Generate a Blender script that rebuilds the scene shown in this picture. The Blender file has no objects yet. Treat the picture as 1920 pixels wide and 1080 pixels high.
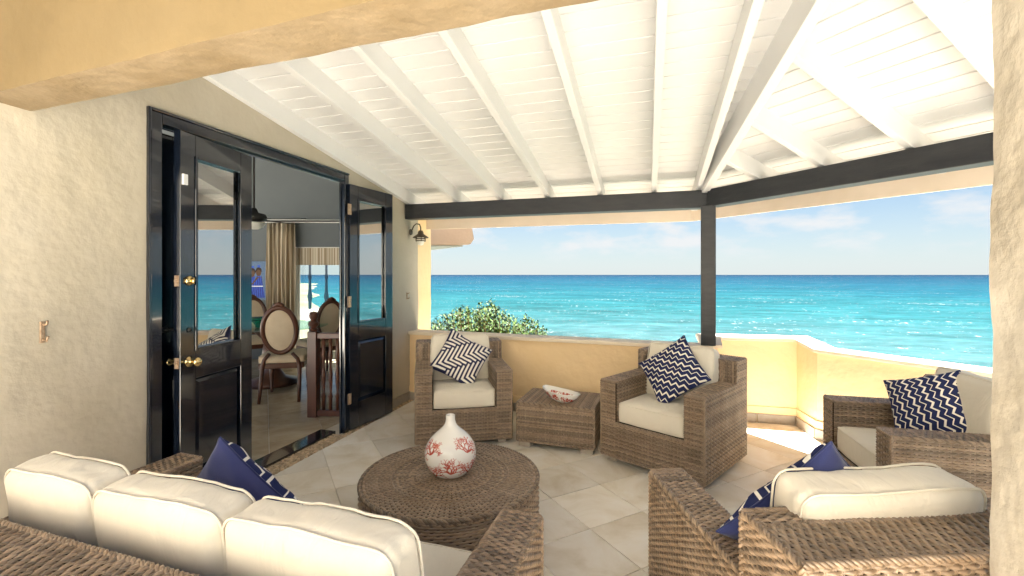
import bpy, math, random
import numpy as np
from mathutils import Vector, Matrix, noise
random.seed(7); RNG = np.random.default_rng(7)
R = math.radians
sc = bpy.context.scene
COL = sc.collection

# ------------------------------------------------------------------ camera
cd = bpy.data.cameras.new('camera'); cam = bpy.data.objects.new('camera', cd); COL.objects.link(cam)
TH = R(16.5)
cam.location = (0, 0, 1.4); cam.rotation_euler = (R(90), 0, TH)
cd.sensor_width = 36; cd.lens = 16; cd.shift_y = -25/1920; cd.clip_start = .02; cd.clip_end = 60000
sc.camera = cam
S_, C_ = math.sin(TH), math.cos(TH)
def fwd(lat, d): return (lat*C_ - d*S_, lat*S_ + d*C_)      # (to the right, ahead) -> world x, y

# ------------------------------------------------------------------ daylight
SUN_DIR = Vector((-.03, .24, 1)).normalized()                 # towards the sun
EL = math.asin(SUN_DIR.z)
w = bpy.data.worlds.new('World'); sc.world = w; w.use_nodes = True
nt = w.node_tree; nt.nodes.clear()
out = nt.nodes.new('ShaderNodeOutputWorld'); bg = nt.nodes.new('ShaderNodeBackground')
sky = nt.nodes.new('ShaderNodeTexSky'); sky.sky_type = 'NISHITA'; sky.sun_disc = False
sky.sun_elevation = EL; sky.sun_rotation = math.atan2(SUN_DIR.x, SUN_DIR.y)
sky.air_density = 1.0; sky.dust_density = .15; sky.ozone_density = 2.2
SKY = .05
bg.inputs['Strength'].default_value = SKY
# thin fair-weather clouds low over the sea
tc = nt.nodes.new('ShaderNodeTexCoord'); sep = nt.nodes.new('ShaderNodeSeparateXYZ')
nt.links.new(tc.outputs['Generated'], sep.inputs[0])
mp = nt.nodes.new('ShaderNodeMapping'); mp.inputs['Scale'].default_value = (1, 1, 2.6)
nt.links.new(tc.outputs['Generated'], mp.inputs['Vector'])
cn = nt.nodes.new('ShaderNodeTexNoise'); cn.inputs['Scale'].default_value = 9; cn.inputs['Detail'].default_value = 7; cn.inputs['Roughness'].default_value = .55
nt.links.new(mp.outputs[0], cn.inputs['Vector'])
cr = nt.nodes.new('ShaderNodeMapRange'); cr.inputs['From Min'].default_value = .47; cr.inputs['From Max'].default_value = .66; cr.inputs['To Max'].default_value = .85
nt.links.new(cn.outputs['Fac'], cr.inputs['Value'])
band = nt.nodes.new('ShaderNodeMapRange'); band.inputs['From Min'].default_value = .02; band.inputs['From Max'].default_value = .06
nt.links.new(sep.outputs['Z'], band.inputs['Value'])
band2 = nt.nodes.new('ShaderNodeMapRange'); band2.inputs['From Min'].default_value = .12; band2.inputs['From Max'].default_value = .30; band2.inputs['To Min'].default_value = 1; band2.inputs['To Max'].default_value = .25
nt.links.new(sep.outputs['Z'], band2.inputs['Value'])
m1 = nt.nodes.new('ShaderNodeMath'); m1.operation = 'MULTIPLY'; m2 = nt.nodes.new('ShaderNodeMath'); m2.operation = 'MULTIPLY'
nt.links.new(cr.outputs[0], m1.inputs[0]); nt.links.new(band.outputs[0], m1.inputs[1])
nt.links.new(m1.outputs[0], m2.inputs[0]); nt.links.new(band2.outputs[0], m2.inputs[1])
mx = nt.nodes.new('ShaderNodeMix'); mx.data_type = 'RGBA'
nt.links.new(m2.outputs[0], mx.inputs['Factor']); tint = nt.nodes.new('ShaderNodeMix'); tint.data_type = 'RGBA'; tint.blend_type = 'MULTIPLY'; tint.inputs['Factor'].default_value = 1
nt.links.new(sky.outputs[0], tint.inputs['A']); tint.inputs['B'].default_value = (.20, .224, .242, 1)
hz = nt.nodes.new('ShaderNodeMapRange'); hz.inputs['From Min'].default_value = 0; hz.inputs['From Max'].default_value = .20; hz.inputs['To Min'].default_value = .8; hz.inputs['To Max'].default_value = 0
nt.links.new(sep.outputs['Z'], hz.inputs['Value'])
hm = nt.nodes.new('ShaderNodeMix'); hm.data_type = 'RGBA'; nt.links.new(hz.outputs[0], hm.inputs['Factor']); nt.links.new(tint.outputs['Result'], hm.inputs['A']); hm.inputs['B'].default_value = (1.36, 1.50, 1.58, 1)   # pale sea haze low over the horizon
nt.links.new(hm.outputs['Result'], mx.inputs['A']); mx.inputs['B'].default_value = (1.62, 1.63, 1.64, 1)
nt.links.new(mx.outputs['Result'], bg.inputs['Color']); nt.links.new(bg.outputs[0], out.inputs[0])
sl = bpy.data.lights.new('sun', 'SUN'); sl.energy = 5.0; sl.angle = R(.53); sl.color = (1, .965, .915)
so = bpy.data.objects.new('sun', sl); COL.objects.link(so)
so.rotation_euler = SUN_DIR.to_track_quat('Z', 'Y').to_euler()
so.location = SUN_DIR*30
sc.view_settings.view_transform = 'Standard'; sc.view_settings.look = 'None'
sc.view_settings.exposure = 3.5; sc.view_settings.gamma = 1; sc.view_settings.use_curve_mapping = False
cy = sc.cycles
cy.max_bounces = 14; cy.diffuse_bounces = 8; cy.glossy_bounces = 5; cy.transmission_bounces = 8; cy.transparent_max_bounces = 12
cy.caustics_reflective = False; cy.caustics_refractive = False; cy.sample_clamp_indirect = 6
cy.use_denoising = True
try: cy.denoiser = 'OPENIMAGEDENOISE'; cy.denoising_input_passes = 'RGB_ALBEDO_NORMAL'
except Exception: pass

# ------------------------------------------------------------------ helpers
def tag(o, label=None, cat=None, group=None, kind=None):
    if label: o['label'] = label
    if cat: o['category'] = cat
    if group: o['group'] = group
    if kind: o['kind'] = kind
    return o
def empty(name, loc=(0, 0, 0), rz=0, label=None, cat=None, group=None):
    o = bpy.data.objects.new(name, None); COL.objects.link(o); o.location = loc; o.rotation_euler = (0, 0, rz)
    o.empty_display_size = .1
    return tag(o, label, cat, group)
def copy_tree(o, parent=None):
    c = o.copy(); COL.objects.link(c)
    if parent: c.parent = parent
    for ch in list(o.children): copy_tree(ch, c)
    return c
def V3(*a): return np.array(a, float)

class MB:
    def __init__(s): s.v = []; s.f = []; s.n = 0; s.m = []; s.uv = None
    def add(s, v, f, mi=0):
        v = np.asarray(v, float).reshape(-1, 3)
        s.v.append(v); s.f += [tuple(int(i)+s.n for i in q) for q in f]; s.m += [mi]*len(f); s.n += len(v); return s
    def addq(s, v, q, mi=0):                                  # q: int array (n,4)
        v = np.asarray(v, float).reshape(-1, 3)
        s.v.append(v); s.f += (np.asarray(q)+s.n).tolist(); s.m += [mi]*len(q); s.n += len(v); return s
    def box(s, lo, hi, M=None, mi=0):
        x0, y0, z0 = lo; x1, y1, z1 = hi
        v = [(x0,y0,z0),(x1,y0,z0),(x1,y1,z0),(x0,y1,z0),(x0,y0,z1),(x1,y0,z1),(x1,y1,z1),(x0,y1,z1)]
        if M is not None: v = [tuple(M @ Vector(p)) for p in v]
        return s.add(v, [(0,3,2,1),(4,5,6,7),(0,1,5,4),(1,2,6,5),(2,3,7,6),(3,0,4,7)], mi)
    def prism(s, poly, zlo, zhi, mi=0):                       # zlo/zhi numbers or functions of (x,y)
        n = len(poly)
        fl = zlo if callable(zlo) else (lambda x, y: zlo); fh = zhi if callable(zhi) else (lambda x, y: zhi)
        v = [(x, y, fl(x, y)) for x, y in poly]+[(x, y, fh(x, y)) for x, y in poly]
        return s.add(v, [tuple(range(n-1, -1, -1)), tuple(range(n, 2*n))]+[(i, (i+1) % n, n+(i+1) % n, n+i) for i in range(n)], mi)
    def bar(s, p, q, wd, ht, up=(0, 0, 1), mi=0, ends=None):   # box beam between p and q, p/q at centre of section
        p = Vector(p); q = Vector(q); d = (q-p).normalized(); sd = d.cross(Vector(up)).normalized(); u = sd.cross(d)
        v = []
        for c in (p, q):
            for a, b in ((-1,-1),(1,-1),(1,1),(-1,1)): v.append(tuple(c+sd*(a*wd/2)+u*(b*ht/2)))
        return s.add(v, [(3,2,1,0),(4,5,6,7),(0,1,5,4),(1,2,6,5),(2,3,7,6),(3,0,4,7)], mi)
    def tube(s, pts, r, seg=8, closed=False, mi=0, cap=True):
        P = np.asarray(pts, float); n = len(P)
        rr = np.full(n, r, float) if np.isscalar(r) else np.asarray(r, float)
        T = np.roll(P, -1, 0)-np.roll(P, 1, 0)
        if not closed: T[0] = P[1]-P[0]; T[-1] = P[-1]-P[-2]
        T /= np.linalg.norm(T, axis=1)[:, None]+1e-12
        a = np.array([0, 0, 1.]) if abs(T[0][2]) < .9 else np.array([1., 0, 0])
        nrm = np.cross(T[0], a); nrm /= np.linalg.norm(nrm); vs = []
        for i in range(n):
            nrm = nrm-T[i]*np.dot(nrm, T[i]); nrm /= np.linalg.norm(nrm)+1e-12
            b = np.cross(T[i], nrm)
            for k in range(seg):
                t = 2*math.pi*k/seg; vs.append(P[i]+rr[i]*(math.cos(t)*nrm+math.sin(t)*b))
        f = []
        for i in range(n if closed else n-1):
            j = (i+1) % n
            for k in range(seg): k2 = (k+1) % seg; f.append((i*seg+k, i*seg+k2, j*seg+k2, j*seg+k))
        if cap and not closed: f += [tuple(range(seg-1, -1, -1)), tuple((n-1)*seg+k for k in range(seg))]
        return s.add(vs, f, mi)
    def lathe(s, prof, seg=24, c=(0, 0, 0), mi=0, axis='z'):
        vs = []; n = len(prof)
        for r, z in prof:
            for k in range(seg):
                t = 2*math.pi*k/seg
                p = (r*math.cos(t), r*math.sin(t), z)
                if axis == 'y': p = (p[0], p[2], -p[1])
                if axis == 'x': p = (p[2], p[0], p[1])
                vs.append((p[0]+c[0], p[1]+c[1], p[2]+c[2]))
        f = [(i*seg+k, i*seg+(k+1) % seg, (i+1)*seg+(k+1) % seg, (i+1)*seg+k) for i in range(n-1) for k in range(seg)]
        if prof[0][0] > 1e-6: f.append(tuple(range(seg-1, -1, -1)))
        if prof[-1][0] > 1e-6: f.append(tuple((n-1)*seg+k for k in range(seg)))
        return s.add(vs, f, mi)
    def mesh(s, name, mats, smooth=False):
        me = bpy.data.meshes.new(name)
        V = np.concatenate(s.v) if s.v else np.zeros((0, 3))
        me.from_pydata(V.tolist(), [], s.f)
        for m in (mats if isinstance(mats, (list, tuple)) else [mats]): me.materials.append(m)
        if any(s.m): me.polygons.foreach_set('material_index', s.m)
        if smooth: me.polygons.foreach_set('use_smooth', [True]*len(me.polygons))
        if s.uv is not None:
            ul = me.uv_layers.new(name='UVMap')
            li = np.zeros(len(me.loops), int); me.loops.foreach_get('vertex_index', li)
            ul.data.foreach_set('uv', np.asarray(s.uv)[li].ravel())
        me.update(); return me
    def build(s, name, mats, parent=None, smooth=False, bevel=0, world=False):
        o = bpy.data.objects.new(name, s.mesh(name, mats, smooth)); COL.objects.link(o)
        if parent is not None:
            o.parent = parent
            if world:                                          # vertices given in world space
                p = parent; off = Vector((0, 0, 0))
                while p is not None: off += p.location; p = p.parent
                o.location = -off
        if bevel:
            b = o.modifiers.new('bevel', 'BEVEL'); b.width = bevel; b.segments = 2; b.limit_method = 'ANGLE'
        return o

def clip(poly, nx, ny, c):                                     # keep nx*x+ny*y <= c
    r = []
    for i in range(len(poly)):
        a = poly[i]; b = poly[(i+1) % len(poly)]
        da = nx*a[0]+ny*a[1]-c; db = nx*b[0]+ny*b[1]-c
        if da <= 0: r.append(a)
        if (da < 0 < db) or (db < 0 < da):
            t = da/(da-db); r.append((a[0]+t*(b[0]-a[0]), a[1]+t*(b[1]-a[1])))
    return r

# ------------------------------------------------------------------ materials
def mat(name, col, rough=.6, spec=.5, var=None, vscale=3, bump=0, bscale=40, bdetail=4, metal=0, coat=0, stretch=None, island=0, extra=None, sheen=0):
    m = bpy.data.materials.new(name); m.use_nodes = True; t = m.node_tree; b = t.nodes['Principled BSDF']
    b.inputs['Roughness'].default_value = rough; b.inputs['Specular IOR Level'].default_value = spec; b.inputs['Metallic'].default_value = metal
    b.inputs['Coat Weight'].default_value = coat; b.inputs['Coat Roughness'].default_value = .04
    if sheen: b.inputs['Sheen Weight'].default_value = sheen
    b.inputs['Base Color'].default_value = (*col, 1)
    tcn = t.nodes.new('ShaderNodeTexCoord'); vec = tcn.outputs['Object']
    if stretch:
        mpn = t.nodes.new('ShaderNodeMapping'); mpn.inputs['Scale'].default_value = stretch; t.links.new(vec, mpn.inputs['Vector']); vec = mpn.outputs[0]
    last = None
    if var:
        n = t.nodes.new('ShaderNodeTexNoise'); n.inputs['Scale'].default_value = vscale; n.inputs['Detail'].default_value = 6; n.inputs['Roughness'].default_value = .6
        t.links.new(vec, n.inputs['Vector'])
        rp = t.nodes.new('ShaderNodeValToRGB'); rp.color_ramp.elements[0].position = .3; rp.color_ramp.elements[1].position = .7
        rp.color_ramp.elements[0].color = (*col, 1); rp.color_ramp.elements[1].color = (*var, 1)
        t.links.new(n.outputs['Fac'], rp.inputs['Fac']); last = rp.outputs['Color']
    if island:
        g = t.nodes.new('ShaderNodeNewGeometry'); hs = t.nodes.new('ShaderNodeHueSaturation')
        mr = t.nodes.new('ShaderNodeMapRange'); mr.inputs['To Min'].default_value = 1-island; mr.inputs['To Max'].default_value = 1+island
        t.links.new(g.outputs['Random Per Island'], mr.inputs['Value']); t.links.new(mr.outputs[0], hs.inputs['Value'])
        if last is None: hs.inputs['Color'].default_value = (*col, 1)
        else: t.links.new(last, hs.inputs['Color'])
        last = hs.outputs['Color']
    if last is not None: t.links.new(last, b.inputs['Base Color'])
    if bump:
        n2 = t.nodes.new('ShaderNodeTexNoise'); n2.inputs['Scale'].default_value = bscale; n2.inputs['Detail'].default_value = bdetail
        t.links.new(vec, n2.inputs['Vector'])
        bp = t.nodes.new('ShaderNodeBump'); bp.inputs['Strength'].default_value = 1; bp.inputs['Distance'].default_value = bump
        t.links.new(n2.outputs['Fac'], bp.inputs['Height']); t.links.new(bp.outputs[0], b.inputs['Normal'])
    return m

M = {}
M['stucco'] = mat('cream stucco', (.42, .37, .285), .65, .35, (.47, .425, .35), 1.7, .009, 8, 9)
M['stucco_yellow'] = mat('yellow stucco', (.85, .635, .36), .8, .25, (.88, .68, .42), 2.2, .018, 6, 8)
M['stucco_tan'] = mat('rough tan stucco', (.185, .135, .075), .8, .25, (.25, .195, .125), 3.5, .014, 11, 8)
M['cap'] = mat('pale cap render', (.78, .66, .50), .8, .25, (.84, .74, .60), 4, .003, 30)
M['white_wood'] = mat('white painted boards', (.66, .665, .67), .45, .4, (.695, .70, .705), 2.5, .0006, 60)
M['black_beam'] = mat('worn black beam paint', (.013, .015, .020), .42, .45, (.028, .029, .033), 6, .0015, 25, stretch=(1, 1, 4))
M['black_gloss'] = mat('black gloss paint', (.005, .008, .016), .12, .7, None, 3, .0005, 9, coat=.6)
M['black_gloss'].node_tree.nodes['Principled BSDF'].inputs['Coat IOR'].default_value = 1.6
M['black_edge'] = mat('dark brown door edge', (.035, .024, .018), .4, .5)
M['brass'] = mat('polished brass', (.83, .62, .28), .18, .5, metal=1)
M['old_brass'] = mat('weathered hinge', (.55, .42, .30), .45, .5, (.35, .22, .14), 60, metal=.7)
M['bronze'] = mat('dull bronze', (.10, .08, .06), .5, .4, metal=.5)
M['cream_fabric'] = mat('cream canvas', (.70, .64, .535), .85, .2, (.74, .69, .585), 5, .0012, 14, 3, sheen=.2)
cf = M['cream_fabric']; tt = cf.node_tree; bb = tt.nodes['Principled BSDF']
c1_ = tt.nodes.new('ShaderNodeTexCoord'); nz_ = tt.nodes.new('ShaderNodeTexNoise'); nz_.inputs['Scale'].default_value = 7; nz_.inputs['Detail'].default_value = 2; nz_.inputs['Distortion'].default_value = 1.8
mp_ = tt.nodes.new('ShaderNodeMapping'); mp_.inputs['Scale'].default_value = (1.6, .8, .8); tt.links.new(c1_.outputs['Object'], mp_.inputs[0]); tt.links.new(mp_.outputs[0], nz_.inputs['Vector'])
b1_ = tt.nodes.new('ShaderNodeBump'); b1_.inputs['Distance'].default_value = .010; b1_.inputs['Strength'].default_value = .8; tt.links.new(nz_.outputs['Fac'], b1_.inputs['Height'])
wv_ = tt.nodes.new('ShaderNodeTexNoise'); wv_.inputs['Scale'].default_value = 420; tt.links.new(c1_.outputs['Object'], wv_.inputs['Vector'])
b2_ = tt.nodes.new('ShaderNodeBump'); b2_.inputs['Distance'].default_value = .0006; tt.links.new(wv_.outputs['Fac'], b2_.inputs['Height']); tt.links.new(b1_.outputs[0], b2_.inputs['Normal']); tt.links.new(b2_.outputs[0], bb.inputs['Normal'])
M['wicker'] = mat('grey brown wicker', (.185, .122, .072), .33, .65, (.29, .215, .15), 9, island=.42)
M['wicker_dark'] = mat('wicker backing', (.03, .02, .013), .8, .2)
M['foot'] = mat('grey wooden foot', (.30, .26, .21), .6, .3, (.38, .33, .27), 12)
M['navy'] = mat('navy cotton', (.018, .024, .085), .85, .2, (.024, .032, .11), 14, .0006, 300, sheen=.2)
M['navy_plain'] = mat('faded navy cotton', (.035, .045, .14), .85, .2, (.05, .055, .16), 8, .001, 20, sheen=.3)
M['ceramic'] = mat('white glazed ceramic', (.80, .78, .74), .12, .5, coat=.5)
M['coral'] = mat('rust red coral print', (.42, .055, .035), .2, .5, (.55, .14, .10), 40)
M['dark_wood'] = mat('dark mahogany', (.085, .030, .016), .3, .5, (.13, .048, .026), 8, stretch=(1, 1, .2))
M['beige_uph'] = mat('beige upholstery', (.68, .54, .37), .9, .2, (.73, .60, .43), 14, .001, 200)
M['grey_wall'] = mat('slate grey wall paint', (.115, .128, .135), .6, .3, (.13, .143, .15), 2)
M['white_trim'] = mat('white trim', (.78, .76, .72), .5, .4)
M['dark_metal'] = mat('dark metal', (.02, .018, .016), .4, .5)
M['dark_blue'] = mat('dark blue painted wood', (.015, .03, .07), .4, .5)
M['sticker'] = mat('white plastic', (.75, .75, .75), .4, .4)
M['pebble'] = mat('mosaic pebble', (.50, .36, .22), .5, .4, (.62, .48, .32), 30, island=.35)
M['grout'] = mat('cement grout', (.60, .535, .435), .9, .2, (.66, .60, .50), 20)
M['skirting'] = mat('grey skirting tile', (.27, .235, .195), .5, .4, (.36, .32, .27), 12, island=.15)
M['fascia'] = mat('beige fascia paint', (.66, .56, .45), .6, .3, (.70, .60, .50), 4)
M['pink_fascia'] = mat('pinkish concrete eave', (.62, .45, .34), .8, .2, (.68, .51, .40), 3, .004, 20)
M['soffit_grey'] = mat('grey soffit boards', (.35, .36, .35), .7, .3)
M['terrace'] = mat('pale terrace paving', (.76, .71, .62), .7, .3, (.80, .76, .68), 1.5)
M['leaf'] = mat('sea grape leaf', (.022, .052, .009), .55, .15, (.055, .088, .016), 5, island=.5)
M['stem'] = mat('shrub stem', (.14, .10, .06), .8, .2)
M['sand'] = mat('beach sand', (.15, .125, .085), .9, .2, (.04, .055, .02), .03)
M['hill'] = mat('pale coral rock', (.15, .145, .12), .9, .2, (.10, .11, .07), .5)
M['lamp_glass'] = mat('frosted lamp glass', (.80, .78, .70), .3, .5)

def tile_mat(name, rough, c1, c2, c3):
    m = bpy.data.materials.new(name); m.use_nodes = True; t = m.node_tree; b = t.nodes['Principled BSDF']
    oi = t.nodes.new('ShaderNodeObjectInfo'); tcn = t.nodes.new('ShaderNodeTexCoord')
    add = t.nodes.new('ShaderNodeVectorMath'); add.operation = 'MULTIPLY_ADD'
    t.links.new(oi.outputs['Random'], add.inputs[0]); add.inputs[1].default_value = (37, 53, 11); t.links.new(tcn.outputs['Object'], add.inputs[2])
    n = t.nodes.new('ShaderNodeTexNoise'); n.inputs['Scale'].default_value = 3.2; n.inputs['Detail'].default_value = 8; n.inputs['Roughness'].default_value = .62; n.inputs['Distortion'].default_value = .7
    t.links.new(add.outputs[0], n.inputs['Vector'])
    rp = t.nodes.new('ShaderNodeValToRGB'); e = rp.color_ramp.elements; e[0].position = .28; e[1].position = .74
    e[0].color = (*c1, 1); e[1].color = (*c3, 1); k = e.new(.5); k.color = (*c2, 1)
    t.links.new(n.outputs['Fac'], rp.inputs['Fac'])
    hs = t.nodes.new('ShaderNodeHueSaturation'); mr = t.nodes.new('ShaderNodeMapRange'); mr.inputs['To Min'].default_value = .88; mr.inputs['To Max'].default_value = 1.1
    t.links.new(oi.outputs['Random'], mr.inputs['Value']); t.links.new(mr.outputs[0], hs.inputs['Value']); t.links.new(rp.outputs[0], hs.inputs['Color'])
    t.links.new(hs.outputs[0], b.inputs['Base Color'])
    b.inputs['Roughness'].default_value = rough; b.inputs['Specular IOR Level'].default_value = .45
    n2 = t.nodes.new('ShaderNodeTexNoise'); n2.inputs['Scale'].default_value = 14; n2.inputs['Detail'].default_value = 8; t.links.new(add.outputs[0], n2.inputs['Vector'])
    bp = t.nodes.new('ShaderNodeBump'); bp.inputs['Strength'].default_value = .8; bp.inputs['Distance'].default_value = .004
    t.links.new(n2.outputs['Fac'], bp.inputs['Height']); t.links.new(bp.outputs[0], b.inputs['Normal'])
    mr2 = t.nodes.new('ShaderNodeMapRange'); mr2.inputs['To Min'].default_value = rough-.1; mr2.inputs['To Max'].default_value = rough+.15
    t.links.new(n.outputs['Fac'], mr2.inputs['Value']); t.links.new(mr2.outputs[0], b.inputs['Roughness'])
    return m
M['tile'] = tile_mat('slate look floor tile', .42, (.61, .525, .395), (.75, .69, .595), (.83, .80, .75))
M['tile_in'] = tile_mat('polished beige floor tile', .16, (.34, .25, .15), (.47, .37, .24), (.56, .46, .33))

def glass_mat(name, refl, tint=(.9, .95, .95)):
    m = bpy.data.materials.new(name); m.use_nodes = True; t = m.node_tree; t.nodes.clear()
    o = t.nodes.new('ShaderNodeOutputMaterial'); mx = t.nodes.new('ShaderNodeMixShader'); g = t.nodes.new('ShaderNodeBsdfGlossy'); tr = t.nodes.new('ShaderNodeBsdfTransparent')
    g.inputs['Roughness'].default_value = .012; tr.inputs['Color'].default_value = (*tint, 1)
    mx.inputs[0].default_value = refl
    t.links.new(tr.outputs[0], mx.inputs[1]); t.links.new(g.outputs[0], mx.inputs[2]); t.links.new(mx.outputs[0], o.inputs[0]); return m
M['mirror_glass'] = glass_mat('solar coated glass', .62, (.35, .4, .4))
M['clear_glass'] = glass_mat('clear glass', .08)
M['table_glass'] = glass_mat('table glass', .3, (.75, .92, .88))
m = bpy.data.materials.new('green glass'); m.use_nodes = True; b = m.node_tree.nodes['Principled BSDF']
b.inputs['Base Color'].default_value = (.01, .16, .10, 1); b.inputs['Roughness'].default_value = .1; b.inputs['Alpha'].default_value = .85; M['green_glass'] = m

def zigzag_mat(name, rows, per, amp, wide, thin):
    m = bpy.data.materials.new(name); m.use_nodes = True; t = m.node_tree; b = t.nodes['Principled BSDF']; L = t.links.new
    def math_(op, a, bb=None, c=None):
        n = t.nodes.new('ShaderNodeMath'); n.operation = op
        for i, x in enumerate((a, bb, c)):
            if x is None: continue
            if isinstance(x, (int, float)): n.inputs[i].default_value = x
            else: L(x, n.inputs[i])
        return n.outputs[0]
    uv = t.nodes.new('ShaderNodeUVMap'); sp = t.nodes.new('ShaderNodeSeparateXYZ'); L(uv.outputs[0], sp.inputs[0])
    tri = math_('PINGPONG', math_('MULTIPLY', sp.outputs['X'], per), .5)
    v = math_('ADD', math_('MULTIPLY', sp.outputs['Y'], rows), math_('MULTIPLY', tri, amp))
    fr = math_('FRACT', v)
    a = math_('LESS_THAN', math_('ABSOLUTE', math_('SUBTRACT', fr, .3)), wide)
    c = math_('LESS_THAN', math_('ABSOLUTE', math_('SUBTRACT', fr, .8)), thin)
    fac = math_('MAXIMUM', a, c)
    n = t.nodes.new('ShaderNodeTexNoise'); n.inputs['Scale'].default_value = 6
    rp = t.nodes.new('ShaderNodeMix'); rp.data_type = 'RGBA'; rp.inputs['A'].default_value = (.016, .023, .085, 1); rp.inputs['B'].default_value = (.80, .76, .68, 1)
    L(fac, rp.inputs['Factor']); L(rp.outputs['Result'], b.inputs['Base Color'])
    b.inputs['Roughness'].default_value = .85; b.inputs['Specular IOR Level'].default_value = .2
    tcn = t.nodes.new('ShaderNodeTexCoord'); n.inputs['Scale'].default_value = 18; L(tcn.outputs['Object'], n.inputs['Vector'])
    bp = t.nodes.new('ShaderNodeBump'); bp.inputs['Distance'].default_value = .002; L(n.outputs['Fac'], bp.inputs['Height']); L(bp.outputs[0], b.inputs['Normal'])
    return m
M['zigzag'] = zigzag_mat('navy cotton with white zigzags', 5.0, 7, .62, .085, .045)
m = mat('striped beige curtain', (.55, .47, .36), .9, .2); t = m.node_tree
g = t.nodes.new('ShaderNodeTexCoord'); wv = t.nodes.new('ShaderNodeTexNoise'); wv.noise_dimensions = '1D'; wv.inputs['Scale'].default_value = 28; wv.inputs['Detail'].default_value = 2
sp = t.nodes.new('ShaderNodeSeparateXYZ'); t.links.new(g.outputs['Object'], sp.inputs[0]); t.links.new(sp.outputs['X'], wv.inputs['W'])
rp = t.nodes.new('ShaderNodeValToRGB'); rp.color_ramp.elements[0].position = .42; rp.color_ramp.elements[1].position = .56
rp.color_ramp.elements[0].color = (.30, .22, .14, 1); rp.color_ramp.elements[1].color = (.66, .58, .46, 1)
t.links.new(wv.outputs['Fac'], rp.inputs['Fac']); t.links.new(rp.outputs[0], t.nodes['Principled BSDF'].inputs['Base Color']); M['curtain'] = m

# ------------------------------------------------------------------ sea and land
m = bpy.data.materials.new('sea water'); m.use_nodes = True; t = m.node_tree; t.nodes.clear(); L = t.links.new
o = t.nodes.new('ShaderNodeOutputMaterial'); tcn = t.nodes.new('ShaderNodeTexCoord'); sp = t.nodes.new('ShaderNodeSeparateXYZ'); L(tcn.outputs['Object'], sp.inputs[0])
ln = t.nodes.new('ShaderNodeVectorMath'); ln.operation = 'LENGTH'; L(tcn.outputs['Object'], ln.inputs[0])
lg = t.nodes.new('ShaderNodeMath'); lg.operation = 'LOGARITHM'; lg.inputs[1].default_value = 10; L(ln.outputs['Value'], lg.inputs[0])
# depth wobble so the colour bands are not straight
nb = t.nodes.new('ShaderNodeTexNoise'); nb.inputs['Scale'].default_value = .006; nb.inputs['Detail'].default_value = 5; L(tcn.outputs['Object'], nb.inputs['Vector'])
ad = t.nodes.new('ShaderNodeMath'); ad.operation = 'MULTIPLY_ADD'; L(nb.outputs['Fac'], ad.inputs[0]); ad.inputs[1].default_value = .55; L(lg.outputs[0], ad.inputs[2])
mr = t.nodes.new('ShaderNodeMapRange'); mr.inputs['From Min'].default_value = 2.2; mr.inputs['From Max'].default_value = 4.1; L(ad.outputs[0], mr.inputs['Value'])
rp = t.nodes.new('ShaderNodeValToRGB'); e = rp.color_ramp.elements
e[0].position = 0; e[0].color = (0.0153790, 0.0403689, 0.0429312, 1); e[1].position = 1; e[1].color = (0.0038441, 0.0128154, 0.0249899, 1)
for p, c in ((.22, (0.0083304, 0.0410098, 0.0474175)), (.42, (0.0048113, 0.0288353, 0.0410098)), (.62, (0.0039780, 0.0211458, 0.0358826)), (.8, (0.0033371, 0.0166595, 0.0307567))): k = e.new(p); k.color = (*c, 1)
L(mr.outputs[0], rp.inputs['Fac'])
# swell streaks and dark weed patches
mp = t.nodes.new('ShaderNodeMapping'); mp.inputs['Rotation'].default_value = (0, 0, -TH); mp.inputs['Scale'].default_value = (.05, .14, 1); L(tcn.outputs['Object'], mp.inputs['Vector'])
n1 = t.nodes.new('ShaderNodeTexNoise'); n1.inputs['Scale'].default_value = 1; n1.inputs['Detail'].default_value = 9; n1.inputs['Roughness'].default_value = .72; L(mp.outputs[0], n1.inputs['Vector'])
mv = t.nodes.new('ShaderNodeMapRange'); mv.inputs['From Min'].default_value = .3; mv.inputs['From Max'].default_value = .7; mv.inputs['To Min'].default_value = .62; mv.inputs['To Max'].default_value = 1.38; L(n1.outputs['Fac'], mv.inputs['Value'])
val = mv.outputs[0]
for (sx_, sy_, lo_, hi_) in ((.010, .035, .80, 1.2), (.002, .010, .86, 1.14), (.22, .55, .72, 1.3)):
    mpx = t.nodes.new('ShaderNodeMapping'); mpx.inputs['Rotation'].default_value = (0, 0, -TH); mpx.inputs['Scale'].default_value = (sx_, sy_, 1); L(tcn.outputs['Object'], mpx.inputs['Vector'])
    nx_ = t.nodes.new('ShaderNodeTexNoise'); nx_.inputs['Scale'].default_value = 1; nx_.inputs['Detail'].default_value = 6; nx_.inputs['Roughness'].default_value = .65; L(mpx.outputs[0], nx_.inputs['Vector'])
    mrx = t.nodes.new('ShaderNodeMapRange'); mrx.inputs['From Min'].default_value = .32; mrx.inputs['From Max'].default_value = .68; mrx.inputs['To Min'].default_value = lo_; mrx.inputs['To Max'].default_value = hi_; L(nx_.outputs['Fac'], mrx.inputs['Value'])
    mm_ = t.nodes.new('ShaderNodeMath'); mm_.operation = 'MULTIPLY'; L(val, mm_.inputs[0]); L(mrx.outputs[0], mm_.inputs[1]); val = mm_.outputs[0]
hs = t.nodes.new('ShaderNodeHueSaturation'); L(val, hs.inputs['Value']); L(rp.outputs[0], hs.inputs['Color'])
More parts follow.
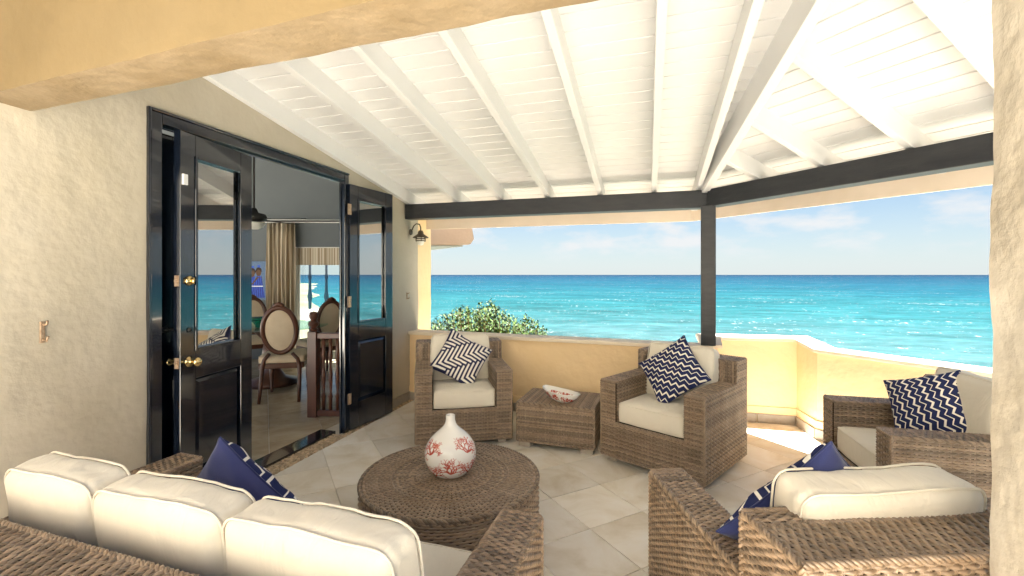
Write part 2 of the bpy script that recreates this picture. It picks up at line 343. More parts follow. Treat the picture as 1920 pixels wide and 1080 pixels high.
# pale flecks painted into the colour to imitate sun sparkle on the waves
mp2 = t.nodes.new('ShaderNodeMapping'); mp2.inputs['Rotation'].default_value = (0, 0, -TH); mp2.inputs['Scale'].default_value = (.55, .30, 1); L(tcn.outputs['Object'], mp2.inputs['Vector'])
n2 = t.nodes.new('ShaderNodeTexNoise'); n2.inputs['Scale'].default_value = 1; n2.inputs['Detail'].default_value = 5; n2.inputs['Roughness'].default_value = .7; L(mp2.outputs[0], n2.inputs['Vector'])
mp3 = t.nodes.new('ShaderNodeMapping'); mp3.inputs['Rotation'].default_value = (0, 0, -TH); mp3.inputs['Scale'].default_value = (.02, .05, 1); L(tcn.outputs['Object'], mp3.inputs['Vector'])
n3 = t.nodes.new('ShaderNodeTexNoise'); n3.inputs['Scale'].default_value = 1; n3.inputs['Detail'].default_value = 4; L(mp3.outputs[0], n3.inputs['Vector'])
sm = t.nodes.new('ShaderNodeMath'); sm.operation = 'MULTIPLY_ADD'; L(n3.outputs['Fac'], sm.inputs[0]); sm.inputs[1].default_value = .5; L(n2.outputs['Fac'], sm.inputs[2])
glint = t.nodes.new('ShaderNodeMapRange'); glint.inputs['From Min'].default_value = .89; glint.inputs['From Max'].default_value = .97; L(sm.outputs[0], glint.inputs['Value'])
mc = t.nodes.new('ShaderNodeMix'); mc.data_type = 'RGBA'; L(glint.outputs[0], mc.inputs['Factor']); L(hs.outputs[0], mc.inputs['A']); mc.inputs['B'].default_value = (.19, .20, .20, 1)
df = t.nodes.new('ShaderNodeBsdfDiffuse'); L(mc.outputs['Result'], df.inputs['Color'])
gl = t.nodes.new('ShaderNodeBsdfGlossy'); gl.inputs['Roughness'].default_value = .16
bp = t.nodes.new('ShaderNodeBump'); bp.inputs['Distance'].default_value = 1.2; L(n1.outputs['Fac'], bp.inputs['Height']); L(bp.outputs[0], gl.inputs['Normal'])
ms = t.nodes.new('ShaderNodeMixShader'); ms.inputs[0].default_value = .03; L(df.outputs[0], ms.inputs[1]); L(gl.outputs[0], ms.inputs[2]); L(ms.outputs[0], o.inputs[0])
SEA_Z = -13.0
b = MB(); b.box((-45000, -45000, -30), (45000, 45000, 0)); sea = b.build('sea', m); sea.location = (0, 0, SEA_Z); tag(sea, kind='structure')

# hillside carrying the house, falling to the water; beach beyond the dining room
b = MB(); n = 40; vs = []; fs = []
for i in range(n+1):
    for j in range(n+1):
        x = -40+i*55/n; y = -30+j*48/n
        dd = max(0, y-5.5)+max(0, x-4)*.9
        dd = max(0, dd-5)
        z = -1.15-dd*.85+noise.noise(Vector((x*.25, y*.25, 3)))*.25
        if y < 5 and x < 3.5: z = min(z, -.5)-1.2
        vs.append((x, y, max(z, -14)))
for i in range(n):
    for j in range(n): a = i*(n+1)+j; fs.append((a, a+n+1, a+n+2, a+1))
b.add(vs, fs); tag(b.build('hillside', M['hill'], smooth=True), kind='structure')
b = MB(); vs = []; fs = []; n = 30
for i in range(n+1):
    for j in range(n+1):
        d = 25+(i/n)**2*900; u = -.95+.57*j/n
        x, y = fwd(u*d, d)
        edge = min(1, (n-j)/6.)*min(1, (n-i)/5.)
        z = -13.6+edge*(1.0+2.2*max(0, noise.noise(Vector((x*.015, y*.015, 1)))+.15)+ (2.5 if d < 60 else 0))
        vs.append((x, y, z))
for i in range(n):
    for j in range(n): a = i*(n+1)+j; fs.append((a, a+1, a+n+2, a+n+1))
b.add(vs, fs); tag(b.build('beach', M['sand'], smooth=True), kind='structure')

# ------------------------------------------------------------------ floors
WX = -2.56                                                    # inner face of the house wall
b = MB(); b.prism([(-2.9, -3.4), (2.7, -3.4), (2.7, 2.2), (3.1, 3.2), (1.75, 5.15), (-2.9, 5.15)], -.35, -.012)
floor = b.build('terrace_floor', M['grout']); tag(floor, kind='structure')
b = MB(); b.prism([(-2.6, -3.4), (2.69, -3.4), (2.69, .88), (-2.6, .88)], -.012, -.004); tag(b.build('bounce_paving', M['terrace']), kind='structure')  # pale sunlit paving out of view, added to bounce light under the roof
q = math.sqrt(.5); TS = .39; n = 0
for i in range(-8, 14):
    for j in range(-4, 16):
        u0 = .405+TS*i+.0022; u1 = u0+TS-.0044; v0 = 2.0+TS*(j-6)+.0022; v1 = v0+TS-.0044
        # u=(x+y)/sqrt2, v=(y-x)/sqrt2
        poly = [((u-v)*q, (u+v)*q) for u, v in ((u0, v0), (u1, v0), (u1, v1), (u0, v1))]
        for c in ((-1, 0, 2.495), (0, 1, 4.95), (0, -1, .9), (.73, .68, 4.55), (1, 0, 2.9)):
            poly = clip(poly, *c)
            if len(poly) < 3: break
        if len(poly) < 3: continue
        cx = sum(p[0] for p in poly)/len(poly); cyy = sum(p[1] for p in poly)/len(poly)
        b = MB(); b.prism([(x-cx, y-cyy) for x, y in poly], -.010, 0); o = b.build('tile', M['tile'], floor, bevel=.0015); o.location = (cx, cyy, random.uniform(-.0006, .0006)); n += 1

# pebble mosaic strip along the wall
b = MB(); y = -.6
b2 = MB()
while y < 4.6:
    for k in range(6):
        cx = -2.633+.023*k+random.uniform(-.005, .005); cyy = y+random.uniform(-.006, .006); r = random.uniform(.008, .0125)
        if (y < 1.88 or y > 3.4) and cx < WX+.005: continue
        a0 = random.random()*6
        pl = [(cx+r*(1+.25*math.sin(a0+2*t_))*math.cos(t_), cyy+1.25*r*math.sin(t_)) for t_ in [i*math.pi/3 for i in range(6)]]
        b.prism(pl, -.008, .001+random.uniform(0, .002))
    y += .026
tag(b.build('pebble_mosaic', M['pebble'], floor), kind='stuff')

b = MB(); b.box((WX-.3, -3.3, 0), (2.7, -3.05, 4.2)); b.box((WX-.32, -3.32, 4.2), (2.72, -3.03, 4.27))  # unseen wall, added to reflect daylight onto the seating and parapet
tag(b.build('bounce_wall', mat('pale cream render', (.77, .72, .625), .8, .25, (.81, .77, .69), 2, .01, 8), bevel=.01), 'tall pale cream wall added out of view behind the seating to reflect daylight', 'wall')
# ------------------------------------------------------------------ roof geometry
E2 = (.686, -.727); N2 = (-.727, -.686); P0 = (.53, 4.50)      # second beam: direction, inward normal, start
SL1, SL2 = .166, .265
ZB = 2.175                                                    # top of beams = underside of rafters there
def rz1(x, y): return ZB+SL1*(4.55-y)
def rz2(x, y): return ZB+SL2*((x-P0[0])*N2[0]+(y-P0[1])*N2[1])
# hip: SL1*(4.55-y) = SL2*(...)  ->  a*x+b*y = c
HA = SL2*N2[0]; HB = SL2*N2[1]+SL1; HC = SL1*4.55+SL2*(P0[0]*N2[0]+P0[1]*N2[1])
def hipx(y): return (HC-HB*y)/HA
RD = .135                                                     # rafter depth below the boards
YL, EAVE = 1.12, .50
# ------------------------------------------------------------------ house wall
def wall_top(y): return rz1(0, y)+RD+.02 if y > 1.25 else 3.05
house = empty('house_wall', (WX, 2.5, 0), label='long cream stucco house wall with the black folding doors in it', cat='wall')
def stucco_sheet(b, y0, y1, z0, z1f, x, ny, nz, amp=.006):
    vs = []; fs = []
    for i in range(ny+1):
        y = y0+(y1-y0)*i/ny; zt = z1f(y) if callable(z1f) else z1f
        for j in range(nz+1):
            z = z0+(zt-z0)*j/nz
            d = amp*(noise.noise(Vector((y*2.3, z*2.3, .3)))+.5*noise.noise(Vector((y*6, z*6, 1.3)))+.3*noise.noise(Vector((y*15, z*15, 5))))
            vs.append((x+d, y, z))
    for i in range(ny):
        for j in range(nz): a = i*(nz+1)+j; fs.append((a, a+nz+1, a+nz+2, a+1))
    b.add(vs, fs)
DY0, DY1, DZ = 1.80, 3.47, 2.285
b = MB()
stucco_sheet(b, -2.5, DY0, -.02, wall_top, WX, 130, 90)
stucco_sheet(b, DY0, DY1, DZ, wall_top, WX, 60, 16)
stucco_sheet(b, DY1, 4.78, -.02, wall_top, WX, 50, 80)
for (y0, y1, z0, z1) in ((-2.5, DY0, -.02, 2.4), (DY1+.05, 4.78, -.02, 2.2), (DY0, DY1+.05, DZ+.005, 2.5)):
    b.box((WX-.08, y0, z0), (WX-.012, y1, z1))
b.box((WX-.08, -2.5, 2.4), (WX-.012, DY0, 3.0)); b.box((WX-.08, DY0, 2.5), (WX-.012, 2.2, 2.62))
b.build('wall_face', M['stucco'], house, smooth=True, world=True)
y = 3.50
while y < 4.6:
    y1 = min(y+.33, 4.6); b = MB(); b.box((WX+.002, y+.002, .0), (WX+.016, y1-.002, .092)); b.build('skirting_tile', M['skirting'], house, world=True, bevel=.001); y = y1
y = 1.79
while y > 0:
    b = MB(); b.box((WX+.002, y-.328, .0), (WX+.016, y-.002, .092)); b.build('skirting_tile', M['skirting'], house, world=True, bevel=.001); y -= .33
b = MB(); stucco_sheet(b, 4.78, 5.17, -3, 2.1, WX-.03, 12, 60, .008); b.box((WX-.35, 4.781, -3), (WX-.04, 5.17, 2.1))
b.box((WX-.04, 5.165, -3), (WX-.034, 5.17, 2.1))
pier = b.build('wall_pier', M['stucco_yellow'], smooth=False); tag(pier, 'narrow yellow wall end beyond the parapet behind the lantern', 'wall')

# ------------------------------------------------------------------ lintel and column
def rough_box(name, p00, p01, p11, p10, z0, z1, nx, ny, nz, mats, amp=.007, taper=0):
    # plan corners p00 (near left) p10 (near right) p11 (far right) p01 (far left); side faces mat 0, underside mat 1
    b = MB()
    def P(s_, t_, r_):
        x = (p00[0]*(1-s_)+p10[0]*s_)*(1-t_)+(p01[0]*(1-s_)+p11[0]*s_)*t_
        y = (p00[1]*(1-s_)+p10[1]*s_)*(1-t_)+(p01[1]*(1-s_)+p11[1]*s_)*t_
        z = z0+(z1-z0)*r_
        v = Vector((x, y, z)); n_ = noise.noise_vector(v*3.1)*amp+noise.noise_vector(v*9)*amp*.5+noise.noise_vector(v*23)*amp*.25
        return tuple(v+n_)
    def sheet(f, na, nb, mi):
        vs = [f(i/na, j/nb) for i in range(na+1) for j in range(nb+1)]
        b.add(vs, [(i*(nb+1)+j, (i+1)*(nb+1)+j, (i+1)*(nb+1)+j+1, i*(nb+1)+j+1) for i in range(na) for j in range(nb)], mi)
    sheet(lambda a, c: P(a, 0, c), nx, nz, 0); sheet(lambda a, c: P(1-a, 1, c), nx, nz, 0)
    sheet(lambda a, c: P(0, 1-a, c), ny, nz, 0); sheet(lambda a, c: P(1, a, c), ny, nz, 0)
    sheet(lambda a, c: P(a, 1-c, 0), nx, ny, 1); sheet(lambda a, c: P(a, c, 1), nx, ny, 0)
    return b.build(name, mats, smooth=True)
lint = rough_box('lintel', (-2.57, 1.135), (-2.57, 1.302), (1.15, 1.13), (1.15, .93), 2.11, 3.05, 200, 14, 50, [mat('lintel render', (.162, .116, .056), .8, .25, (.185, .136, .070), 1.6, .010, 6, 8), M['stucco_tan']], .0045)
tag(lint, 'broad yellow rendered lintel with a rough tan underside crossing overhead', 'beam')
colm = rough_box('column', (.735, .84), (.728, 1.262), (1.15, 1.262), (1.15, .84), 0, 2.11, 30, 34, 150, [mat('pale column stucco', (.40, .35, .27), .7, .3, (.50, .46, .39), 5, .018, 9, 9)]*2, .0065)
tag(colm, 'thick rough cream stucco column at the right edge', 'column')

# ------------------------------------------------------------------ roof
roof = empty('veranda_roof', (0, 3, ZB), label='white timber veranda roof with boarded ceiling and exposed rafters', cat='roof')
PW = .128
EX = (P0[0]+E2[0]*3.4, P0[1]+E2[1]*3.4)
y = 4.55+EAVE
while y > YL:
    y0 = y-PW+.010
    poly = [(WX+.001, y0), (2.2, y0), (2.2, y), (WX+.001, y)]
    poly = clip(poly, -HA, -HB, -HC) if HA*(-2)+HB*4-HC > 0 else clip(poly, HA, HB, HC)
    poly = clip(poly, 0, -1, -YL)
    if len(poly) >= 3:
        b = MB(); b.prism(poly, lambda x, y_: rz1(x, y_)+RD, lambda x, y_: rz1(x, y_)+RD+.022); b.build('plank', M['white_wood'], roof, world=True, bevel=.0025)
    y -= PW
side = HA*(-2)+HB*4-HC > 0
k = -EAVE
while k < 2.6:
    k1 = k+PW-.010
    pt = lambda t_, d_: (P0[0]+E2[0]*t_+N2[0]*d_, P0[1]+E2[1]*t_+N2[1]*d_)
    poly = [pt(-2.5, k), pt(3.4, k), pt(3.4, k1), pt(-2.5, k1)]
    poly = clip(poly, HA, HB, HC) if side else clip(poly, -HA, -HB, -HC)
    poly = clip(poly, 0, -1, -YL)
    if len(poly) >= 3:
        b = MB(); b.prism(poly, lambda x, y_: rz2(x, y_)+RD, lambda x, y_: rz2(x, y_)+RD+.022); b.build('plank', M['white_wood'], roof, world=True, bevel=.0025)
    k += PW
# deck above the boards
b = MB()
pl = [(WX-.3, YL), (2.2, YL), (2.2, 4.55+EAVE+.02), (WX-.3, 4.55+EAVE+.02)]
pl = clip(pl, -HA, -HB, -HC) if side else clip(pl, HA, HB, HC)
b.prism(pl, lambda x, y_: rz1(x, y_)+RD+.030, lambda x, y_: rz1(x, y_)+RD+.09)
pt = lambda t_, d_: (P0[0]+E2[0]*t_+N2[0]*d_, P0[1]+E2[1]*t_+N2[1]*d_)
pl = [pt(-2.5, -EAVE-.02), pt(3.4, -EAVE-.02), pt(3.4, 3.2), pt(-2.5, 3.2)]
pl = clip(pl, HA, HB, HC) if side else clip(pl, -HA, -HB, -HC)
pl = clip(pl, 0, -1, -YL)
b.prism(pl, lambda x, y_: rz2(x, y_)+RD+.030, lambda x, y_: rz2(x, y_)+RD+.09)
b.build('roof_deck', M['white_trim'], roof, world=True)
def rafter(p, q_, zf, name='rafter', wd=.048, lower=0):
    dx, dy = q_[0]-p[0], q_[1]-p[1]; l = math.hypot(dx, dy); nx, ny = -dy/l*wd/2, dx/l*wd/2
    poly = [(p[0]+nx, p[1]+ny), (q_[0]+nx, q_[1]+ny), (q_[0]-nx, q_[1]-ny), (p[0]-nx, p[1]-ny)]
    b = MB(); b.prism(poly, lambda x, y_: zf(x, y_)-lower, lambda x, y_: zf(x, y_)+RD+.002); return b.build(name, M['white_wood'], roof, world=True, bevel=.003)
for x in (WX+.026, -1.965, -1.467, -.963, -.44, .065, .46):
    rafter((x, YL), (x, 4.55+EAVE-.03), rz1)
for t_ in (.5, .99, 1.51, 2.03, 2.55, 3.05):
    a = pt(t_, -EAVE+.03)
    d_ = 0
    while d_ < 3:                                            # run up to the hip
        c = pt(t_, d_)
        if (HA*c[0]+HB*c[1]-HC > 0) == side or c[1] < YL: break
        d_ += .01
    rafter(a, pt(t_, d_-.02), rz2)
ye = 4.55+EAVE-.05
rafter((hipx(YL)+.02, YL), (hipx(ye)+.02, ye), lambda x, y_: min(rz1(x, y_), rz1(x, y_)), 'hip_rafter', .06, .045)
# fascia boards
FZ0, FZ1 = 1.955, None
ce = (hipx(4.55+EAVE), 4.55+EAVE)
b = MB(); b.prism([(WX-.05, 4.55+EAVE), (ce[0], 4.55+EAVE), (ce[0]+.01, 4.575+EAVE), (WX-.05, 4.575+EAVE)], 1.955, rz1(0, 4.55+EAVE)+RD+.05); b.build('fascia_board', M['fascia'], roof, world=True)
a0 = ce; a1 = pt(3.4, -EAVE)
b = MB(); b.prism([a0, a1, (a1[0]+.018, a1[1]+.017), (a0[0]+.018, a0[1]+.017)], 1.955, rz2(*a1)+RD+.05); b.build('fascia_board', M['fascia'], roof, world=True)

# beams and post
b = MB(); b.box((WX+.005, 4.47, 2.012), (.545, 4.61, ZB-.002)); o = b.build('header_beam', M['black_beam'], bevel=.006)
tag(o, 'long dark header beam from the house wall to the corner post', 'beam')
b = MB(); pa = pt(.04, .05); pb = pt(3.4, .05); pc = pt(3.4, -.09); pd = pt(.04, -.09)
b.prism([pd, pc, pb, pa], 2.014, ZB-.004); o = b.build('header_beam', M['black_beam'], bevel=.006)
tag(o, 'dark weathered header beam angled from the post towards the rough column', 'beam')
post = empty('post', (.535, 4.46, .765), label='slim dark square post standing on the parapet corner', cat='post')
b = MB(); b.box((-.062, -.062, 0), (.062, .062, 1.255), Matrix.Rotation(R(-8), 4, 'Z')); b.build('shaft', M['black_beam'], post, bevel=.005)

# ------------------------------------------------------------------ parapets
def parapet(name, pts, outs, zt, label, cap_in=.035, cap_ov=.03, ext=(0, 0), skirt=True):
    """pts: inner face line; outs: outer face line; zt: cap top height per point"""
    root = empty(name, (pts[0][0], pts[0][1], 0), label=label, cat='parapet wall')
    n = len(pts); body = MB(); cap = MB(); pl = MB()
    def off(line, d, to):                                     # move points of line towards the points of 'to' by d
        r = []
        for a, c in zip(line, to):
            l = math.hypot(c[0]-a[0], c[1]-a[1]); r.append((a[0]+(c[0]-a[0])*d/l, a[1]+(c[1]-a[1])*d/l))
        return r
    ci = off(pts, -cap_in, outs); co = off(outs, -cap_ov, pts); pi_ = off(pts, -.014, outs)
    for i in range(n-1):
        # body inner/outer sheets, finely divided and slightly uneven
        seg = max(2, int(math.hypot(pts[i+1][0]-pts[i][0], pts[i+1][1]-pts[i][1])/.05)); nz = 14
        for line, sgn in ((pts, 1), (outs, -1)):
            vs = []; dxn = pts[i][0]-outs[i][0]; dyn = pts[i][1]-outs[i][1]; l = math.hypot(dxn, dyn); dxn /= l; dyn /= l
            z0 = .0 if sgn == 1 else -3
            for a in range(seg+1):
                t_ = a/seg; x = line[i][0]*(1-t_)+line[i+1][0]*t_; y = line[i][1]*(1-t_)+line[i+1][1]*t_; zz = zt[i]*(1-t_)+zt[i+1]*t_-.03
                for c in range(nz+1):
                    z = z0+(zz-z0)*c/nz; d = sgn*.004*(noise.noise(Vector((x*3+y*2, y*3, z*4)))) if 0 < a < seg else 0
                    vs.append((x+dxn*d, y+dyn*d, z))
            fs = [(a*(nz+1)+c, (a+1)*(nz+1)+c, (a+1)*(nz+1)+c+1, a*(nz+1)+c+1) for a in range(seg) for c in range(nz)]
            body.add(vs, fs)
        q4 = lambda A, B_: [A[i], A[i+1], B_[i+1], B_[i]]
        def zf(dz):
            x0, y0, x1, y1 = *pts[i], *pts[i+1]; l2 = (x1-x0)**2+(y1-y0)**2
            return lambda x, y: zt[i]+(zt[i+1]-zt[i])*min(1, max(0, ((x-x0)*(x1-x0)+(y-y0)*(y1-y0))/l2))-dz
        cap.prism(q4(ci, co), zf(.035), zf(0))
        pl.prism(q4(pi_, off(pts, .01, outs)), .0, .155)
    for e in (0, n-1):                                        # closed ends of the body
        p, o_ = pts[e], outs[e]; body.add([(p[0], p[1], -3), (o_[0], o_[1], -3), (o_[0], o_[1], zt[e]-.03), (p[0], p[1], zt[e]-.03)], [(0, 1, 2, 3)])
    body.build('wall_body', M['stucco_yellow'], root, world=True, smooth=False)
    cap.build('cap', M['cap'], root, world=True, bevel=.006); pl.build('plinth', M['stucco_yellow'], root, world=True, bevel=.004)
    if skirt:
        for i in range(n-1):
            A, B_ = off(pts, -.0165, outs)[i:i+2], off(pts, -.028, outs)[i:i+2]
            l = math.hypot(A[1][0]-A[0][0], A[1][1]-A[0][1]); k = max(1, round(l/.33))
            for a in range(k):
                t0, t1 = a/k+.004/l, (a+1)/k-.004/l
                f = lambda P_, t_: (P_[0][0]*(1-t_)+P_[1][0]*t_, P_[0][1]*(1-t_)+P_[1][1]*t_)
                s_ = MB(); s_.prism([f(B_, t0), f(B_, t1), f(A, t1), f(A, t0)], 0, .085); s_.build('skirting_tile', M['skirting'], root, world=True)
    return root
parapet('parapet', [(WX, 4.585), (.57, 4.385)], [(WX, 4.745), (.57, 4.545)], [.765, .765], 'long straight yellow parapet wall behind the left armchair and low table')
A_ = (.66, 4.80); B_ = (1.34, 4.82); Cc = (1.395, 4.47); D_ = (3.6, 2.30)
parapet('parapet', [(.62, 4.47), A_, B_, Cc, D_], [(.50, 4.47), (.50, 4.98), (1.47, 4.99), (1.52, 4.53), (3.74, 2.42)], [.765, .80, .81, .77, .765], 'yellow parapet wall that bends round the bay right of the post', ext=(0, 0))

# ------------------------------------------------------------------ folding doors
door = empty('folding_door', (WX, 2.6, 0), label='glossy black folding doors standing open in the stucco wall', cat='door')
b = MB(); g = M['black_gloss']
for (y0, y1, z0, z1) in ((DY0-.01, DY0+.05, 0, DZ), (DY1-.05, DY1+.01, 0, DZ), (DY0+.05, DY1-.05, DZ-.06, DZ)):
    b.box((WX-.036, y0, z0), (WX+.012, y1, z1))
for (y0, y1, z0, z1) in ((DY0+.05, DY0+.065, 0, DZ-.075), (DY1-.065, DY1-.05, 0, DZ-.075), (DY0+.05, DY1-.05, DZ-.075, DZ-.06)):
    b.box((WX-.034, y0, z0), (WX-.02, y1, z1))
for (y0, y1, z0, z1) in ((DY0-.026, DY0-.01, 0, DZ+.016), (DY0-.01, DY1+.01, DZ, DZ+.016)):
    b.box((WX-.01, y0, z0), (WX+.02, y1, z1))
b.build('door_frame', g, door, world=True, bevel=.004)
b = MB(); b.box((-2.80, DY0+.05, -.01), (-2.64, DY1-.05, .018)); b.build('threshold', g, door, world=True, bevel=.004)
def leaf(origin, ang, W_, zt, parent, knobs=False, lever=False, hinge_at=None, sensor=False):
    """leaf in local x (width) z (height), thickness along local y 0..-.04; front face at y=+0 (towards local +y)"""
    z0 = .02; T = .042
    root_loc = (origin[0]-door.location.x, origin[1]-door.location.y, 0)
    f = MB(); st = .105; br = .23; lr0, lr1 = .80, .965; tr = .125
    gx0, gx1, gz0, gz1 = st, W_-st, lr1, zt-tr
    px0, px1, pz0, pz1 = st, W_-st, z0+br, lr0
    f.box((0, -T, z0), (st, 0, zt)); f.box((W_-st, -T, z0), (W_, 0, zt)); f.box((st, -T, z0), (W_-st, 0, pz0)); f.box((st, -T, lr0), (W_-st, 0, lr1)); f.box((st, -T, gz1), (W_-st, 0, zt))
    for yy in ((-.012, .007), ):                               # glazing bead proud of the face
        for (a, c, d, e) in ((gx0-.006, gx0+.012, gz0-.006, gz1+.006), (gx1-.012, gx1+.006, gz0-.006, gz1+.006), (gx0+.012, gx1-.012, gz0-.006, gz0+.012), (gx0+.012, gx1-.012, gz1-.012, gz1+.006)):
            f.box((a, yy[0], d), (c, yy[1], e))
    lf = f.build('door_leaf', g, parent, bevel=.003); lf.location = root_loc; lf.rotation_euler = (0, 0, ang)
    p = MB(); p.box((gx0, -.026, gz0), (gx1, -.020, gz1)); p.build('glass_pane', M['mirror_glass'], lf)
    p = MB(); bw = .030
    v = [(px0, -.024, pz0), (px1, -.024, pz0), (px1, -.024, pz1), (px0, -.024, pz1), (px0+bw, -.006, pz0+bw), (px1-bw, -.006, pz0+bw), (px1-bw, -.006, pz1-bw), (px0+bw, -.006, pz1-bw)]
    p.add(v, [(4, 5, 6, 7), (0, 1, 5, 4), (1, 2, 6, 5), (2, 3, 7, 6), (3, 0, 4, 7), (3, 2, 1, 0)]); p.build('raised_panel', g, lf)
    if knobs:
        for zc, r in ((.905, .027), (1.365, .022)):
            k = MB(); c = (W_-.058, 0, zc)
            if zc < 1: k.lathe([(0, .0), (.030, .0), (.030, .006), (.014, .010), (.010, .030), (.018, .038), (.027, .050), (.025, .062), (.012, .070), (0, .071)], 20, c, axis='y')
            else: k.lathe([(0, .0), (.029, .0), (.027, .008), (.020, .016), (.010, .017), (.0, .018)], 20, c, axis='y'); k.box((W_-.062, .015, zc-.018), (W_-.054, .034, zc+.018))
            k.build('door_knob' if zc < 1 else 'deadbolt', M['brass'], lf, smooth=True)
            k = MB(); k.box((W_-.0005, -.034, zc-.030), (W_+.003, -.008, zc+.030)); k.lathe([(.010, .0025), (.010, .010), (0, .010)], 12, (W_, -.021, zc), axis='x'); k.build('latch_plate', M['old_brass'], lf)
        k = MB(); k.lathe([(0, 0), (.026, 0), (.026, -.006), (.012, -.01), (.010, -.03), (.026, -.05), (.022, -.066), (0, -.07)], 16, (W_-.040, -T, .905), axis='y'); k.build('door_knob', M['brass'], lf, smooth=True)
        k = MB(); k.lathe([(0, 0), (.014, 0), (.014, .006), (.006, .014), (0, .015)], 12, (W_-.060, 0, 1.085), axis='y'); k.build('lock_cylinder', M['dark_metal'], lf, smooth=True)
    if lever:
        k = MB(); k.lathe([(0, 0), (.018, 0), (.018, .008), (0, .009)], 12, (W_-.06, 0, 1.085), axis='y'); k.tube([(W_-.06, .004, 1.085), (W_-.06, .030, 1.085), (W_-.13, .032, 1.083)], .006); k.build('lever_handle', M['dark_metal'], lf, smooth=True)
    if hinge_at is not None:
        for zc in (.30, 1.16, 1.98):
            k = MB(); k.box((hinge_at-.022, .0012, zc-.048), (hinge_at+.022, .003, zc+.048))
            for a in range(5): k.lathe([(0, 0), (.0065, 0), (.0065, .0175), (0, .0175)], 10, (hinge_at, .005, zc-.047+.0188*a))
            k.build('hinge', M['old_brass'], lf)
    if sensor:
        k = MB(); k.box((W_-.040, .0005, 1.905), (W_-.008, .012, 1.965)); k.build('door_sensor', M['sticker'], lf, bevel=.002)
    return lf
ZT = 2.205
def leaf_from(p, q_, **k): return leaf(p, math.atan2(q_[1]-p[1], q_[0]-p[0]), math.hypot(q_[0]-p[0], q_[1]-p[1]), ZT, door, **k)
leaf_from((-2.585, 2.475), (-2.490, 1.905), knobs=True, sensor=True)
leaf_from((-2.632, 2.480), (-2.640, 1.868), lever=True, hinge_at=.612)
leaf_from((-2.452, 4.050), (-2.525, 3.462), hinge_at=.598)

# ------------------------------------------------------------------ wicker weaving
def weave(b, o, U, V, N, lu, lv, pr=.0135, pw=.021, amp=.0040, hw=None, th=.0052, sub=4, warp=True, phase=0):
    """strands run along U, are stacked along V, and go over and under the stakes that run along V"""
    o, U, V, N = (np.array(t_, float) for t_ in (o, U, V, N))
    U, V, N = U/np.linalg.norm(U), V/np.linalg.norm(V), N/np.linalg.norm(N)
    hw = hw or pr*.48
    th = pr*.42; amp = pr*.30
    nr = max(2, round(lv/pr)); pr = lv/nr; nw = max(2, round(lu/pw)); pw = lu/nw
    n = nw*sub+1; u = np.linspace(0, lu, n)
    K = 4; a = np.pi*np.arange(K)/(K-1)
    edge = np.clip(np.minimum(u, lu-u)/(pw*.7), 0, 1)
    for j in range(nr):
        s_ = amp*np.cos(np.pi*(u/pw-.5)+np.pi*(j+phase))*edge+RNG.normal(0, .0003)
        v0 = (j+.5)*pr+RNG.normal(0, pr*.05)+.0006*np.sin(u*RNG.uniform(8, 20)+RNG.uniform(0, 6))
        P = o+u[:, None, None]*U+(v0[:, None, None]-(np.cos(a)*hw)[None, :, None])*V+((s_+.003)[:, None, None]+(np.sin(a)*th)[None, :, None])*N
        i = np.arange(n-1)[:, None]*K+np.arange(K-1)[None, :]
        q4 = np.stack([i, i+1, i+K+1, i+K], -1).reshape(-1, 4)
        b.addq(P.reshape(-1, 3), q4)
    if warp:
        K = 3; a = np.pi*np.arange(K)/(K-1)
        for k in range(nw):
            for dd in (-.0028, .0028):
                uc = (k+.5)*pw+dd
                P = np.stack([o+(uc-np.cos(t_)*.0034)*U+z_*V+(.0015+np.sin(t_)*.0036)*N for z_ in (0, lv) for t_ in a])
                b.addq(P, [(0, 1, 4, 3), (1, 2, 5, 4)])
def braid(b, pts, r=.0075, tw=.045):
    """two strands twisted along a polyline"""
    pts = np.array(pts, float); seg = np.linalg.norm(np.diff(pts, axis=0), axis=1); L_ = np.concatenate([[0], np.cumsum(seg)])
    n = max(8, int(L_[-1]/(tw/7))); s_ = np.linspace(0, L_[-1], n)
    P = np.stack([np.interp(s_, L_, pts[:, c]) for c in range(3)], 1)
    T = np.gradient(P, axis=0); T /= np.linalg.norm(T, axis=1)[:, None]
    a = np.where(np.abs(T[:, 2:3]) < .8, np.array([[0, 0, 1.]]), np.array([[1., 0, 0]])); A = np.cross(T, a); A /= np.linalg.norm(A, axis=1)[:, None]; B2 = np.cross(T, A)
    for ph in (0, 2*math.pi/3, 4*math.pi/3):
        t_ = s_/tw*2*math.pi+ph
        b.tube(P+r*.75*(np.cos(t_)[:, None]*A+np.sin(t_)[:, None]*B2), r*.72, 5, cap=False)

X_, Y_, Z_ = (1, 0, 0), (0, 1, 0), (0, 0, 1); NX, NY, NZ = (-1, 0, 0), (0, -1, 0), (0, 0, -1)
def part_with_weave(name, parent, cores, panels, braids=(), pr=.0135, pw=.021, sub=4, br=.0075):
    b = MB()
    for lo, hi in cores: b.box(lo, hi)
    p = b.build(name, M['wicker_dark'], parent)
    b = MB()
    for k in panels: weave(b, *k, pr=pr, pw=pw, sub=sub)
    tag(b.build('woven_strands', M['wicker'], p, smooth=True), kind='stuff')
    if braids:
        b = MB()
        for k in braids: braid(b, k, br)
        b.build('braided_edge', M['wicker'], p, smooth=True)
    return p

